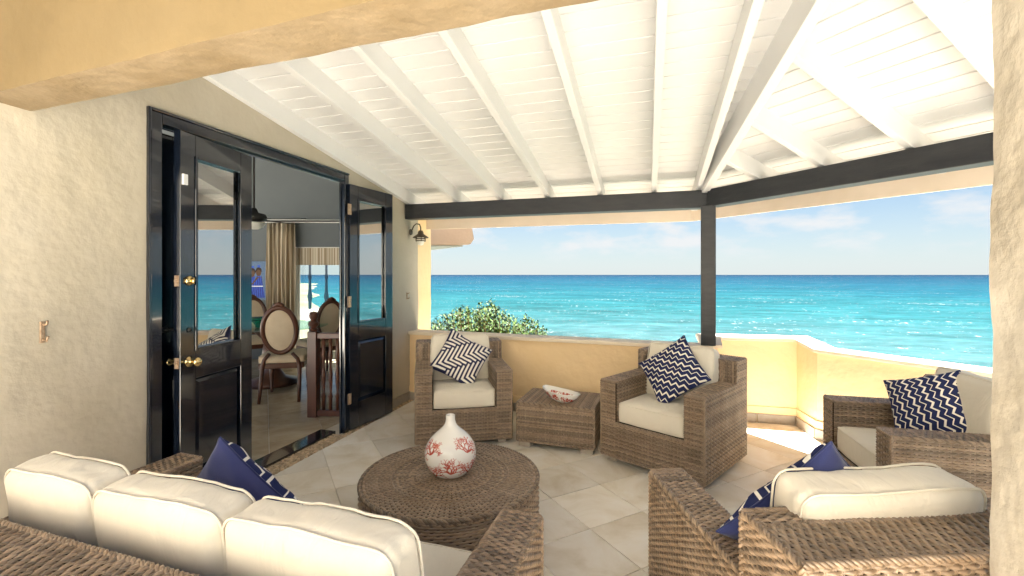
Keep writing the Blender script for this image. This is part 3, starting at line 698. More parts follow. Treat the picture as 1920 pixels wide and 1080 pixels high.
def cushion(name, parent, lo, hi, rx=0, bulge=.018, r=.028, crown=.012, seed=0, mat_='cream_fabric', n=22, sag=.004):
    """boxed cushion with piping; lo/hi extents, tilted about x"""
    lo = np.array(lo); hi = np.array(hi); c = (lo+hi)/2; h = (hi-lo)/2
    thin = int(np.argmin(h)); o1, o2 = [i for i in range(3) if i != thin]
    b = MB(); lin = np.linspace(-1, 1, n+1)
    lin = np.sign(lin)*(1-(1-np.abs(lin))**1.35)
    Rm = np.array(Matrix.Rotation(rx, 3, 'X'))
    def shape(p):
        w_ = p*h; core = np.clip(w_, -(h-r), h-r); d = w_-core; l = np.linalg.norm(d, axis=-1, keepdims=True)
        # points on the cube surface: renormalise the part beyond the core
        w_ = core+np.where(l > 1e-9, d/np.maximum(l, 1e-9)*r, 0)
        a, e = w_[..., o1]/h[o1], w_[..., o2]/h[o2]
        k = np.clip(1-a*a, 0, 1)*np.clip(1-e*e, 0, 1)
        sgn = w_[..., thin]/h[thin]
        w_[..., thin] += sgn*bulge*k**.6
        t_ = 1-np.abs(sgn)**2
        w_[..., o1] += np.sign(a)*crown*np.abs(a)**6*(1-e*e)*t_; w_[..., o2] += np.sign(e)*crown*np.abs(e)**6*(1-a*a)*t_
        return w_
    def wrinkle(P):
        out_ = P.copy()
        for i in range(len(P)):
            q_ = Vector((P[i][0]*7+seed*3.1, P[i][1]*7, P[i][2]*7)); v = noise.noise(q_)*sag+noise.noise(q_*3)*sag*.35
            out_[i] += P[i]/(np.linalg.norm(P[i])+1e-9)*v
        return out_
    for ax in range(3):
        for sg in (-1, 1):
            g1, g2 = np.meshgrid(lin, lin, indexing='ij'); p = np.zeros((n+1, n+1, 3)); p[..., ax] = sg
            p[..., (ax+1) % 3] = g1; p[..., (ax+2) % 3] = g2
            P = wrinkle(shape(p).reshape(-1, 3)); P = P@Rm.T+c
            i = np.arange(n)[:, None]*(n+1)+np.arange(n)[None, :]
            q4 = np.stack([i, i+n+1, i+n+2, i+1], -1).reshape(-1, 4)
            if sg < 0: q4 = q4[:, ::-1]
            b.addq(P, q4)
    o = b.build(name, M[mat_], parent, smooth=True)
    pb = MB()
    for sg in (-1, 1):
        loop = []
        rr = r*1.2
        for (sa, se, a0) in ((1, 1, 0), (-1, 1, 90), (-1, -1, 180), (1, -1, 270)):
            for k in range(6):
                t_ = R(a0+90*k/5); pnt = np.zeros(3); pnt[o1] = sa*(h[o1]-rr)+rr*math.cos(t_); pnt[o2] = se*(h[o2]-rr)+rr*math.sin(t_); pnt[thin] = sg*(h[thin]-r*.35); loop.append(pnt)
        L2 = []
        for i in range(len(loop)):                            # subdivide long straight runs
            a, e = loop[i], loop[(i+1) % len(loop)]; k = max(1, int(np.linalg.norm(e-a)/.03))
            L2 += [a+(e-a)*t_/k for t_ in range(k)]
        P = np.array(L2)
        a, e = P[:, o1]/h[o1], P[:, o2]/h[o2]
        P[:, o1] += np.sign(a)*crown*.25*np.abs(a)**6*(1-e*e); P[:, o2] += np.sign(e)*crown*.25*np.abs(e)**6*(1-a*a)
        P = wrinkle(P)@Rm.T+c
        pb.tube(P, .0034, 6, closed=True)
    pb.build('piping', M[mat_], o, smooth=True)
    return o

def lounge(name, loc, rz, W, D, label, cat, group=None, nseat=1, fine=1., zh=.60, zb=.765, aw=.128, back_tilt=-9, seed=0, rt=.14, cy_off=.10, cth=.07):
    """origin front-left corner on the floor, x to the right seen from the front, y towards the back"""
    t = empty(name, (*loc, 0), rz, label, cat, group)
    e = .74*D; rail = D-rt; zs = .30; z0 = .045; pr = .0128*fine; pw = .0235*fine; sub = 4
    kw = dict(pr=pr, pw=pw, sub=sub)
    k = .004
    part_with_weave('seat_base', t, [((aw, k, z0), (W-aw, rail, zs))],
        [((aw-.01, 0, z0), X_, Z_, NY, W-2*aw+.02, zs-z0)], [[(aw, -.002, zs), (W-aw, -.002, zs)], [(0, -.003, z0+.004), (W, -.003, z0+.004)]], **kw)
    for sd in (0, 1):
        x0, x1 = (0, aw) if sd == 0 else (W-aw, W)
        xo, No, Uo = (0, NX, NY) if sd == 0 else (W, X_, Y_)
        oo = (lambda y, z: (xo, y, z))
        xi, Ni = (aw, X_) if sd == 0 else (W-aw, NX)
        pan = []
        # outer side: low part and the raised ear
        pan.append(((xo, 0, z0), Y_, Z_, No, D, zh-z0))
        pan.append(((xo, e, zh), Y_, Z_, No, D-e, zb-zh))
        pan.append(((x0, 0, zs-.02), X_, Z_, NY, aw, zh-zs+.02)); pan.append(((x0, 0, z0), X_, Z_, NY, aw, zs-.02-z0))
        pan.append(((xi, 0, zs-.03), Y_, Z_, Ni, e+.1, zh-zs+.03)); pan.append(((xi, e, zh), Y_, Z_, Ni, rail-e, zb-zh))
        pan.append(((x0, 0, zh), X_, Y_, Z_, aw, e)); pan.append(((x0, e, zb), X_, Y_, Z_, aw, rail-e))
        pan.append(((x0, e, zh), Z_, X_, NY, zb-zh, aw))
        eo = .001 if sd == 0 else -.001
        br = [[(x0, 0, zh+.002), (x1, 0, zh+.002)], [(xo, 0, zh), (xo, e, zh)], [(xi, 0, zh), (xi, e, zh)], [(x0, e, zb+.002), (x1, e, zb+.002)], [(xo, e, zh), (xo, e, zb), (xo, D, zb)], [(xi, e, zh), (xi, e, zb), (xi, rail, zb)], [(xo, 0, zh), (xo, 0, z0)], [(xo, 0, z0+.004), (xo, D, z0+.004)]]
        part_with_weave('arm', t, [((x0+k, k, z0), (x1-k, D-k, zh-k)), ((x0+k, e+k, zh-k), (x1-k, D-k, zb-k))], pan, br, **kw)
    part_with_weave('backrest', t, [((aw, rail+k, z0), (W-aw, D-k, zb-k))],
        [((0, D, z0), X_, Z_, Y_, W, zb-z0), ((0, rail, zb), Y_, X_, Z_, D-rail, W), ((aw, rail, zs), X_, Z_, NY, W-2*aw, zb-zs)],
        [[(aw, rail, zb+.002), (W-aw, rail, zb+.002)], [(0, D, zb+.002), (W, D, zb+.002)], [(0, D, z0), (0, D, zb)], [(W, D, z0), (W, D, zb)]], **kw)
    for x in (.04, W-.11):
        for y in (.03, D-.10):
            b = MB(); b.box((x, y, 0), (x+.07, y+.07, z0+.002)); b.build('foot', M['foot'], t, bevel=.003)
    iw = (W-2*aw)/nseat
    for i in range(nseat):
        xa = aw+iw*i+.004; xb = aw+iw*(i+1)-.004
        xc = xb-(.075 if nseat > 1 and i == nseat-1 else 0)
        cushion('seat_cushion', t, (xa, .012, zs+.002), (xb, e+.06, zs+.148), R(-1), seed=seed+i, bulge=.016)
        zc = .63; cy_ = rail-cy_off
        cushion('back_cushion', t, (xa-.001, cy_-cth, zc-.205), (xc+.001, cy_+cth, zc+.215), R(back_tilt), bulge=.016, r=.038, crown=.008, seed=seed+i+9, sag=.011)
    return t
GC = 'wicker armchairs with cream cushions'
std = dict(W=.78, D=.72)
cL = lounge('armchair', (-1.771, 3.27), R(27.4), .78, .75, 'wicker armchair with a fretwork cushion in the far corner beside the folding doors', 'armchair', GC)
cM = copy_tree(cL); cM.location = (-.331, 3.515, 0); cM.rotation_euler = (0, 0, R(-29)); cM['label'] = 'wicker armchair standing right of the low wicker table in front of the post'
cR = copy_tree(cL); cR.location = (1.125, 3.461, 0); cR.rotation_euler = (0, 0, R(-87.8)); 
for ch in cR.children:
    if ch.name.startswith('back_cushion'): ch.location.y += .055
cR['label'] = 'wicker armchair partly hidden by the column, facing left along the angled parapet'
cF = lounge('armchair', (.744, 2.21), R(201), .78, .86, 'wicker armchair in the right foreground seen from behind', 'armchair', GC, fine=.88, seed=4, rt=.155)
sofa = lounge('sofa', (-.335, 1.462), R(178.1), 1.65, .90, 'long wicker sofa with three plump cream back cushions in the left foreground, seen from behind', 'sofa', None, nseat=3, fine=.94, zb=.76, seed=20, rt=.142, cy_off=.17, back_tilt=-6, cth=.062)

# ------------------------------------------------------------------ low tables
tb = empty('side_table', (-1.017, 3.581, 0), R(-2.7), 'low rectangular wicker table between two armchairs', 'side table')
W, D, zt = .627, .478, .355
part_with_weave('table_body', tb, [((.004, .004, .045), (W-.004, D-.004, zt-.004))],
    [((0, 0, .045), X_, Z_, NY, W, zt-.045), ((0, D, .045), X_, Z_, Y_, W, zt-.045), ((0, 0, .045), Y_, Z_, NX, D, zt-.045), ((W, 0, .045), Y_, Z_, X_, D, zt-.045), ((0, 0, zt), Y_, X_, Z_, D, W)],
    [[(0, 0, zt), (W, 0, zt), (W, D, zt), (0, D, zt), (0, 0, zt)], [(0, 0, .05), (W, 0, .05), (W, D, .05)], [(0, 0, .05), (0, 0, zt)], [(W, 0, .05), (W, 0, zt)]])
for x in (.01, W-.11):
    for y in (.01, D-.08):
        b = MB(); b.box((x, y, 0), (x+.10, y+.07, .046)); b.build('foot', M['foot'], tb, bevel=.003)

RD_, HT = .452, .36
lat = (845.5-960)/853*2.375; cx, cyy = fwd(lat, 2.375)
dr = empty('coffee_table', (cx, cyy, 0), 0, 'round drum shaped wicker coffee table in the middle of the terrace', 'coffee table')
b = MB(); b.lathe([(0, .03), (RD_-.005, .03), (RD_-.005, HT-.006), (0, HT-.006)], 64); drum = b.build('drum', M['wicker_dark'], dr)
b = MB(); nw = 104; n = nw*4; th = np.linspace(0, 2*np.pi, n+1)[:-1]; K = 4; ar = np.pi*np.arange(K)/(K-1); nr = 24; pr = (HT-.045)/nr
for j in range(nr):
    rad = RD_+.002+.0032*np.cos(np.pi*(np.arange(n)/4.)+np.pi*j); z0 = .03+(j+.5)*pr+.0012*np.sin(th*5+j)
    rr = rad[:, None]+np.sin(ar)[None]*.0042; zz = z0[:, None]-np.cos(ar)[None]*pr*.52
    P = np.stack([rr*np.cos(th)[:, None], rr*np.sin(th)[:, None], zz], -1).reshape(-1, 3)
    i = (np.arange(n)[:, None]*K+np.arange(K-1)[None]); i2 = (((np.arange(n)+1) % n)[:, None]*K+np.arange(K-1)[None])
    b.addq(P, np.stack([i, i2, i2+1, i+1], -1).reshape(-1, 4))
for k in range(nw):
    for dd in (-.0032, .0032):
        t_ = 2*math.pi*(k+.5)/nw; c = np.array([math.cos(t_)*(RD_), math.sin(t_)*RD_]); tn = np.array([-math.sin(t_), math.cos(t_)])
        P = [np.append(c+tn*(dd-.0035*math.cos(a)), 0)+np.array([math.cos(t_), math.sin(t_), 0])*.0035*math.sin(a)+np.array([0, 0, z]) for z in (.03, HT-.02) for a in (0, math.pi/2, math.pi)]
        b.addq(np.array(P), [(0, 3, 4, 1), (1, 4, 5, 2)])
tag(b.build('woven_strands', M['wicker'], drum, smooth=True), kind='stuff')
b = MB(); cirs = [(RD_*math.cos(t_), RD_*math.sin(t_), HT-.006) for t_ in np.linspace(0, 2*math.pi, 161)]
braid(b, cirs, .0085, .05); braid(b, [(.992*x, .992*y, HT-.018) for x, y, z in cirs], .008, .05); b.build('braided_edge', M['wicker'], drum, smooth=True)
# top: rings of strands running round, over and under radial stakes; the stakes double outwards
b = MB(); b.lathe([(0, HT-.004), (RD_-.006, HT-.004), (RD_-.006, HT-.0055)], 64); top = b.build('table_top', M['wicker_dark'], dr)
b = MB()
r_ = .022; j = 0
while r_ < RD_-.016:
    nw = 20 if r_ < .07 else 40 if r_ < .17 else 72 if r_ < .30 else 108
    sub = 6 if nw <= 40 else 4; n = nw*sub; th = np.linspace(0, 2*np.pi, n+1)[:-1]; pr = .0125
    zz = HT-.001+.0031*np.cos(np.pi*np.arange(n)/sub+np.pi*j)
    rr = r_-np.cos(ar)[None]*pr*.52+.0008*np.sin(th*3+j)[:, None]; z2 = zz[:, None]+np.sin(ar)[None]*.004
    P = np.stack([rr*np.cos(th)[:, None], rr*np.sin(th)[:, None], z2], -1).reshape(-1, 3)
    i = (np.arange(n)[:, None]*K+np.arange(K-1)[None]); i2 = (((np.arange(n)+1) % n)[:, None]*K+np.arange(K-1)[None])
    b.addq(P, np.stack([i, i+1, i2+1, i2], -1).reshape(-1, 4))
    r_ += pr; j += 1
for (nw, r0, r1) in ((20, .01, .07), (40, .07, .17), (72, .17, .30), (108, .30, RD_-.012)):
    for k in range(nw):
        t_ = 2*math.pi*(k+.5)/nw; d_ = np.array([math.cos(t_), math.sin(t_), 0]); tn = np.array([-math.sin(t_), math.cos(t_), 0])
        for dd in (-.0035, .0035):
            P = [d_*r_+tn*(dd+.0036*math.cos(a))+np.array([0, 0, HT-.001+.004*math.sin(a)]) for r_ in (r0, r1) for a in (0, math.pi/2, math.pi)]
            b.addq(np.array(P), [(0, 3, 4, 1), (1, 4, 5, 2)])
for rad in (.07, .17, .30):
    braid(b, [(rad*math.cos(t_), rad*math.sin(t_), HT+.002) for t_ in np.linspace(0, 2*math.pi, 90)], .004, .03)
tag(b.build('woven_strands', M['wicker'], top, smooth=True), kind='stuff')
b = MB(); b.lathe([(RD_-.05, 0), (RD_-.02, 0), (RD_-.02, .031), (RD_-.05, .031)], 48); b.build('base_ring', M['foot'], dr)

# ------------------------------------------------------------------ coral printed china
def coral_segments(seed, size):
    rnd = random.Random(seed); segs = []
    def grow(x, y, a, l, w_, dep):
        n = 3
        for _ in range(n):
            x2, y2 = x+l/n*math.cos(a), y+l/n*math.sin(a); segs.append((x, y, x2, y2, w_)); x, y = x2, y2; a += rnd.uniform(-.28, .28)
        if dep:
            for s_ in ((-1, 1) if rnd.random() < .75 else (-1, 0, 1)):
                grow(x, y, a+s_*rnd.uniform(.4, .85), l*rnd.uniform(.62, .9), w_*.72, dep-1)
    for a in (90, 55, 125, 20, 160): grow(0, -size*.45, R(a+rnd.uniform(-10, 10)), size*rnd.uniform(.24, .36), size*.040, 4)
    return segs
def near(px, py, segs):
    d = np.full(px.shape, 1e9)
    for x1, y1, x2, y2, w_ in segs:
        dx, dy = x2-x1, y2-y1; t_ = np.clip(((px-x1)*dx+(py-y1)*dy)/(dx*dx+dy*dy+1e-12), 0, 1)
        d = np.minimum(d, np.hypot(px-x1-t_*dx, py-y1-t_*dy)-w_)
    return d
vase = empty('vase', (cx, cyy-.005, HT+.004), R(25), 'white bottle vase printed with red coral sprigs on the coffee table', 'vase')
prof = [(0, 0), (.060, .0), (.085, .012), (.112, .045), (.1275, .092), (.1285, .128), (.120, .165), (.100, .202), (.073, .232), (.046, .256), (.030, .276), (.0235, .298), (.0235, .325), (.026, .334), (.021, .334), (.0185, .322), (.018, .28), (0, .27)]
def lathe_print(b, prof, seg, per, motifs):
    P = np.array(prof); s_ = np.concatenate([[0], np.cumsum(np.linalg.norm(np.diff(P, axis=0), axis=1))])
    n = int(s_[-1]/per); t_ = np.linspace(0, s_[-1], n+1)
    # smooth the profile a little
    r = np.interp(t_, s_, P[:, 0]); z = np.interp(t_, s_, P[:, 1])
    for _ in range(30):
        r[1:-1] = .25*r[:-2]+.5*r[1:-1]+.25*r[2:]; z[1:-1] = .25*z[:-2]+.5*z[1:-1]+.25*z[2:]
    th = np.linspace(0, 2*np.pi, seg+1)[:-1]
    V = np.stack([r[:, None]*np.cos(th), r[:, None]*np.sin(th), np.repeat(z[:, None], seg, 1)], -1).reshape(-1, 3)
    i = np.arange(n)[:, None]*seg; k = np.arange(seg)[None]; k2 = (k+1) % seg
    Q = np.stack([i+k, i+k2, i+seg+k2, i+seg+k], -1).reshape(-1, 4)
    rc = (r[:-1]+r[1:])/2; zc = (z[:-1]+z[1:])/2; tc_ = th+np.pi/seg
    red = np.zeros((n, seg), bool)
    for (t0, z0, size, sd, rot) in motifs:
        segs = coral_segments(sd, size)
        dth = (tc_-t0+np.pi) % (2*np.pi)-np.pi
        px = rc[:, None]*dth[None]; py = np.repeat((zc-z0)[:, None]*1.12, seg, 1)
        ok = (np.abs(px) < size) & (np.abs(py) < size) & (np.arange(n)[:, None] < n*.62)
        X2, Y2 = px*math.cos(rot)+py*math.sin(rot), -px*math.sin(rot)+py*math.cos(rot)
        d = np.full(px.shape, 1e9); d[ok] = near(X2[ok], Y2[ok], segs); red |= d < 0
    V0 = b.n; b.v.append(V); b.f += Q.tolist(); b.m += red.reshape(-1).astype(int).tolist(); b.n += len(V)
a0 = math.atan2(-cyy, -cx)-R(25)
b = MB(); lathe_print(b, prof, 300, .0022, [(a0+.02, .088, .095, 3, 0), (a0-.95, .178, .085, 5, .3), (a0+.85, .185, .085, 8, -.35), (a0-1.0, .05, .08, 13, .4), (a0+1.05, .062, .08, 21, -.4), (a0+2.2, .1, .09, 34, 0), (a0-2.2, .12, .09, 55, 0), (a0+3.1, .09, .09, 89, 0)])
o = b.build('vase_body', [M['ceramic'], M['coral']], vase, smooth=True); o.scale = (1.04, 1.04, .93)

bl, bd = at_bowl = fwd((1052-960)/853*3.72, 3.72)
bowl = empty('bowl', (bl, bd, .362), R(-33), 'white boat shaped bowl with red coral print on the low rectangular table', 'bowl')
def boat(b):
    na, nz = 160, 60; V = []; half = .20
    prof = [(.30, 0), (.34, .002), (.62, .022), (.84, .052), (1.0, .085), (.985, .0875), (.955, .085), (.80, .054), (.55, .020), (0, .010)]
    P = np.array(prof); s_ = np.concatenate([[0], np.cumsum(np.hypot(np.diff(P[:, 0])*.14, np.diff(P[:, 1])))]); t_ = np.linspace(0, s_[-1], nz+1)
    k = np.interp(t_, s_, P[:, 0]); z = np.interp(t_, s_, P[:, 1]); th = np.linspace(0, 2*np.pi, na+1)[:-1]
    ex = np.sign(np.cos(th))*np.abs(np.cos(th))**.9
    V = np.stack([k[:, None]*half*ex[None]*(1), k[:, None]*.082*np.sin(th)[None], z[:, None]*(1+.16*np.abs(ex[None])**4)], -1).reshape(-1, 3)
    i = np.arange(nz)[:, None]*na; kk = np.arange(na)[None]; k2 = (kk+1) % na
    Q = np.stack([i+kk, i+k2, i+na+k2, i+na+kk], -1).reshape(-1, 4)
    F = V[Q].mean(1); red = np.zeros(len(Q), bool); jj = np.repeat(np.arange(nz), na); lip = int(nz*.5)
    for n_, x0 in enumerate((-.10, 0, .10)):
        for inside in (0, 1):
            for sg in (-1, 1):
                segs = coral_segments(60+n_*7+inside*3+sg, .052)
                zc = .048 if not inside else .06
                ok = (np.sign(F[:, 1]) == sg) & ((jj < lip-3) if not inside else (jj > lip+3)) & (np.abs(F[:, 0]-x0) < .05)
                red[ok] |= near(F[ok, 0]-x0, (F[ok, 2]-zc), segs) < .0005
    b.v.append(V); b.f += Q.tolist(); b.m += red.astype(int).tolist(); b.n += len(V)
b = MB(); boat(b); b.build('bowl_body', [M['ceramic'], M['coral']], bowl, smooth=True)

# ------------------------------------------------------------------ scatter cushions
def pillow(name, loc, rot, size, thick, mats, label, seed=0, fret=False, uvrot=0, slump=0):
    n = 56; lin = np.sin(np.linspace(-1, 1, n+1)*np.pi/2)*.35+np.linspace(-1, 1, n+1)*.65
    u, v = np.meshgrid(lin, lin, indexing='ij'); b = MB(); UV = []
    x = size/2*u*(1-.085*(1-v**2)); y = size/2*v*(1-.085*(1-u**2))
    T = thick/2*(np.clip((1-u**2)*(1-v**2), 0, 1))**.42
    corner = (np.abs(u)*np.abs(v))**6
    rnd = np.vectorize(lambda a, c: noise.noise(Vector((a*2.4+seed, c*2.4, seed*.7)))+.6*noise.noise(Vector((a*5+seed, c*5, 4)))-.0)
    wv = rnd(u, v)*.016*np.clip((1-u**2)*(1-v**2), 0, 1)**.3
    bend = slump*(u**2+v**2-.6)
    for sg in (1, -1):
        P = np.stack([x, y, sg*T+wv*(1 if sg > 0 else .7)+bend], -1).reshape(-1, 3)
        i = np.arange(n)[:, None]*(n+1)+np.arange(n)[None]
        q4 = np.stack([i, i+n+1, i+n+2, i+1], -1).reshape(-1, 4)
        if sg < 0: q4 = q4[:, ::-1]
        if fret and sg > 0:
            G = 24; uc = .5*(np.linspace(-1, 1, n+1)[:-1]+np.linspace(-1, 1, n+1)[1:])
            uu, vv = np.meshgrid(lin[:-1]*.5+lin[1:]*.5, lin[:-1]*.5+lin[1:]*.5, indexing='ij')
        b.addq(P, q4, 0 if sg > 0 else 1)
        ca, sa = math.cos(uvrot), math.sin(uvrot)
        UV.append(np.stack([.5+.5*(ca*u-sa*v), .5+.5*(sa*u+ca*v)], -1).reshape(-1, 2))
    b.uv = np.concatenate(UV)
    o = b.build(name, [M[k] for k in mats], None, smooth=True)
    o.location = loc; o.rotation_euler = rot
    tag(o, label, 'cushion', 'navy and white scatter cushions')
    seam = MB(); ring = [(x[k, 0], y[k, 0], bend[k, 0]) for k in range(n)]+[(x[n, k], y[n, k], bend[n, k]) for k in range(n)]+[(x[k, n], y[k, n], bend[k, n]) for k in range(n, 0, -1)]+[(x[0, k], y[0, k], bend[0, k]) for k in range(n, 0, -1)]
    seam.tube(ring, .0035, 5, closed=True); seam.build('seam', M['navy'], o, smooth=True)
    return o
def frame_rot(normal, up_tilt):
    """rotation whose local z is normal and whose local y is 'up' turned by up_tilt in the cushion's plane"""
    z = Vector(normal).normalized(); yv = (Vector((0, 0, 1))-z*z.z).normalized(); xv = yv.cross(z)
    m_ = Matrix((xv, yv, z)).transposed().to_4x4() @ Matrix.Rotation(up_tilt, 4, 'Z'); return m_.to_euler()
def fret_mat():
    """interlocking key fret drawn as flat print: herringbone of short navy bars with white gaps"""
    m = bpy.data.materials.new('white cotton with navy key fret'); m.use_nodes = True; t = m.node_tree; b = t.nodes['Principled BSDF']; L = t.links.new
    def mt(op, a, bb=None, c=None):
        n = t.nodes.new('ShaderNodeMath'); n.operation = op
        for i, x in enumerate((a, bb, c)):
            if x is None: continue
            if isinstance(x, (int, float)): n.inputs[i].default_value = x
            else: L(x, n.inputs[i])
        return n.outputs[0]
    uv = t.nodes.new('ShaderNodeUVMap'); sp = t.nodes.new('ShaderNodeSeparateXYZ'); L(uv.outputs[0], sp.inputs[0])
    G = 12.0; Lb = 4
    x = mt('MULTIPLY', sp.outputs['X'], G); y = mt('MULTIPLY', sp.outputs['Y'], G)
    ix, iy = mt('FLOOR', x), mt('FLOOR', y); fx, fy = mt('FRACT', x), mt('FRACT', y)
    k = mt('FLOORED_MODULO', mt('SUBTRACT', ix, iy), 2.0*Lb)
    hor = mt('LESS_THAN', k, Lb-.5)                            # cell belongs to a horizontal bar, index k along it
    kv = mt('SUBTRACT', mt('SUBTRACT', 2*Lb-1, k), 0)          # index along the vertical bar
    g = .48
    inside_h = mt('MULTIPLY', mt('GREATER_THAN', fy, g), mt('SUBTRACT', 1, mt('MULTIPLY', mt('LESS_THAN', k, .5), mt('LESS_THAN', fx, g))))
    inside_v = mt('MULTIPLY', mt('GREATER_THAN', fx, g), mt('SUBTRACT', 1, mt('MULTIPLY', mt('GREATER_THAN', k, 2*Lb-1.5), mt('LESS_THAN', fy, g*0))))
    fac = mt('ADD', mt('MULTIPLY', hor, inside_h), mt('MULTIPLY', mt('SUBTRACT', 1, hor), inside_v))
    mx = t.nodes.new('ShaderNodeMix'); mx.data_type = 'RGBA'; mx.inputs['A'].default_value = (.028, .03, .075, 1); mx.inputs['B'].default_value = (.78, .74, .66, 1)
    L(fac, mx.inputs['Factor']); L(mx.outputs['Result'], b.inputs['Base Color']); b.inputs['Roughness'].default_value = .85; b.inputs['Specular IOR Level'].default_value = .2
    return m
M['fret'] = fret_mat()
def on_chair(ch, x, y, z):
    a = ch.rotation_euler.z; return (ch.location.x+math.cos(a)*x-math.sin(a)*y, ch.location.y+math.sin(a)*x+math.cos(a)*y, z)
def chair_dir(ch, v):
    a = ch.rotation_euler.z; return (math.cos(a)*v[0]-math.sin(a)*v[1], math.sin(a)*v[0]+math.cos(a)*v[1], v[2])
PS = .42
pillow('scatter_cushion', on_chair(cL, .39, .345, .655), frame_rot(chair_dir(cL, (.05, -.86, .50)), R(-32)), PS, .13, ('fret', 'navy'), 'white cushion with navy key fret leaning on its corner in the far left armchair', 1)
pillow('scatter_cushion', on_chair(cM, .40, .345, .675), frame_rot(chair_dir(cM, (-.05, -.87, .48)), R(42)), PS, .13, ('zigzag', 'navy'), 'navy zigzag cushion standing on its corner in the armchair before the post', 2, uvrot=R(45))
pillow('scatter_cushion', on_chair(cR, .30, .405, .645), frame_rot(chair_dir(cR, (.55, -.72, .42)), R(22)), .37, .17, ('zigzag', 'navy'), 'navy zigzag cushion in the armchair half hidden by the column', 3, uvrot=R(75))
pillow('scatter_cushion', on_chair(cF, .475, .47, .665), frame_rot(chair_dir(cF, (.10, -.90, .42)), R(38)), PS, .15, ('zigzag', 'navy'), 'dark navy zigzag cushion behind the cream back cushion of the foreground armchair', 4, uvrot=R(30))
pillow('scatter_cushion', (-1.32, 1.235, .60), frame_rot((.02, .93, .34), R(47)), .42, .16, ('zigzag', 'navy_plain'), 'navy cushion propped in the sofa, showing its plain back', 5, uvrot=R(45))

# ------------------------------------------------------------------ small fittings on the walls
lan = empty('wall_lantern', (WX+.03, 4.60, 1.86), 0, 'bronze gooseneck lantern hung on the wall end below the header beam', 'wall lamp')
b = MB(); b.lathe([(0, 0), (.035, 0), (.032, .012), (0, .014)], 16, (-.028, 0, .02), axis='x'); b.build('wall_plate', M['bronze'], lan)
b = MB(); b.tube([(-.02, 0, .02), (.015, 0, .09), (.045, 0, .112), (.085, 0, .105), (.10, 0, .07), (.10, 0, .03)], .007, 8); b.build('gooseneck', M['bronze'], lan, smooth=True)
b = MB(); b.lathe([(.0, .034), (.022, .034), (.030, .018), (.034, -.004), (.088, -.042), (.088, -.048), (.03, -.012), (0, -.01)], 24, (.10, 0, 0)); b.build('lamp_shade', M['bronze'], lan, smooth=True)
b = MB(); b.lathe([(.030, -.02), (.038, -.045), (.040, -.09), (.030, -.125), (0, -.135)], 20, (.10, 0, 0)); b.build('glass_globe', M['lamp_glass'], lan, smooth=True)
b = MB()
for z in (-.058, -.082): b.tube([(.10+.052*math.cos(t_), .052*math.sin(t_), z) for t_ in np.linspace(0, 2*math.pi, 25)[:-1]], .0055, 6, closed=True)
for k in range(4): a = k*math.pi/2+.6; b.bar((.10+.052*math.cos(a), .052*math.sin(a), -.03), (.10+.052*math.cos(a), .052*math.sin(a), -.088), .006, .006, (1, 0, 0))
b.build('guard_ring', M['bronze'], lan, smooth=True)
for (y, z, s_, lb) in ((1.336, 1.148, 1., 'small beige hook on the stucco wall left of the doors'), (4.52, 1.165, .8, 'small rusty hook on the wall near the far corner')):
    h = empty('wall_hook', (WX+.004, y, z), 0, lb, 'hook')
    b = MB(); b.box((-.006, -.008*s_, -.050*s_), (.005, .008*s_, .045*s_)); b.build('hook_plate', M['old_brass'], h, bevel=.002)
    b = MB(); b.tube([(.006, 0, .03*s_), (.03*s_, 0, .034*s_), (.034*s_, 0, .05*s_)], .005, 6); b.build('hook_arm', M['old_brass'], h, smooth=True); b = MB(); b.tube([(.006, 0, -.035*s_), (.028*s_, 0, -.04*s_), (.038*s_, 0, -.02*s_)], .005, 6); b.build('hook_arm', M['old_brass'], h, smooth=True)

# eave of the neighbouring wing beyond the wall end
ev = empty('roof_eave', (*fwd(-1.1, 7.9), 1.84), 0, 'pinkish concrete roof eave of the next wing behind the wall end', 'roof eave')
b = MB()
def ep(l, d, z): return (*fwd(l, d), z)
prof = [(-2.6, 2.45), (-.74, 2.45), (-.66, 2.02), (-.72, 1.93), (-.77, 1.92), (-2.6, 1.935)]
f0 = [ep(l, 7.9, z) for l, z in prof]; f1 = [ep(l-1.2, 9.8, z+.05) for l, z in prof]
b.add(f0+f1, [tuple(range(5, -1, -1)), tuple(range(6, 12))]+[(i, (i+1) % 6, 6+(i+1) % 6, 6+i) for i in range(6)]); b.build('fascia', M['pink_fascia'], ev, world=True)
for k in range(7):
    y0 = 8.0+k*.2; b = MB(); l1 = -.80-1.2*(k*.2+.1)/1.9
    v = [ep(-2.6, y0, 1.93), ep(l1, y0, 1.915), ep(l1-.12, y0+.185, 1.915), ep(-2.6, y0+.185, 1.93)]
    b.add(v+[(x, y, z-.02) for x, y, z in v], [(0, 1, 2, 3), (7, 6, 5, 4), (0, 4, 5, 1), (1, 5, 6, 2), (2, 6, 7, 3), (3, 7, 4, 0)]); b.build('soffit_board', M['soffit_grey'], ev, world=True)

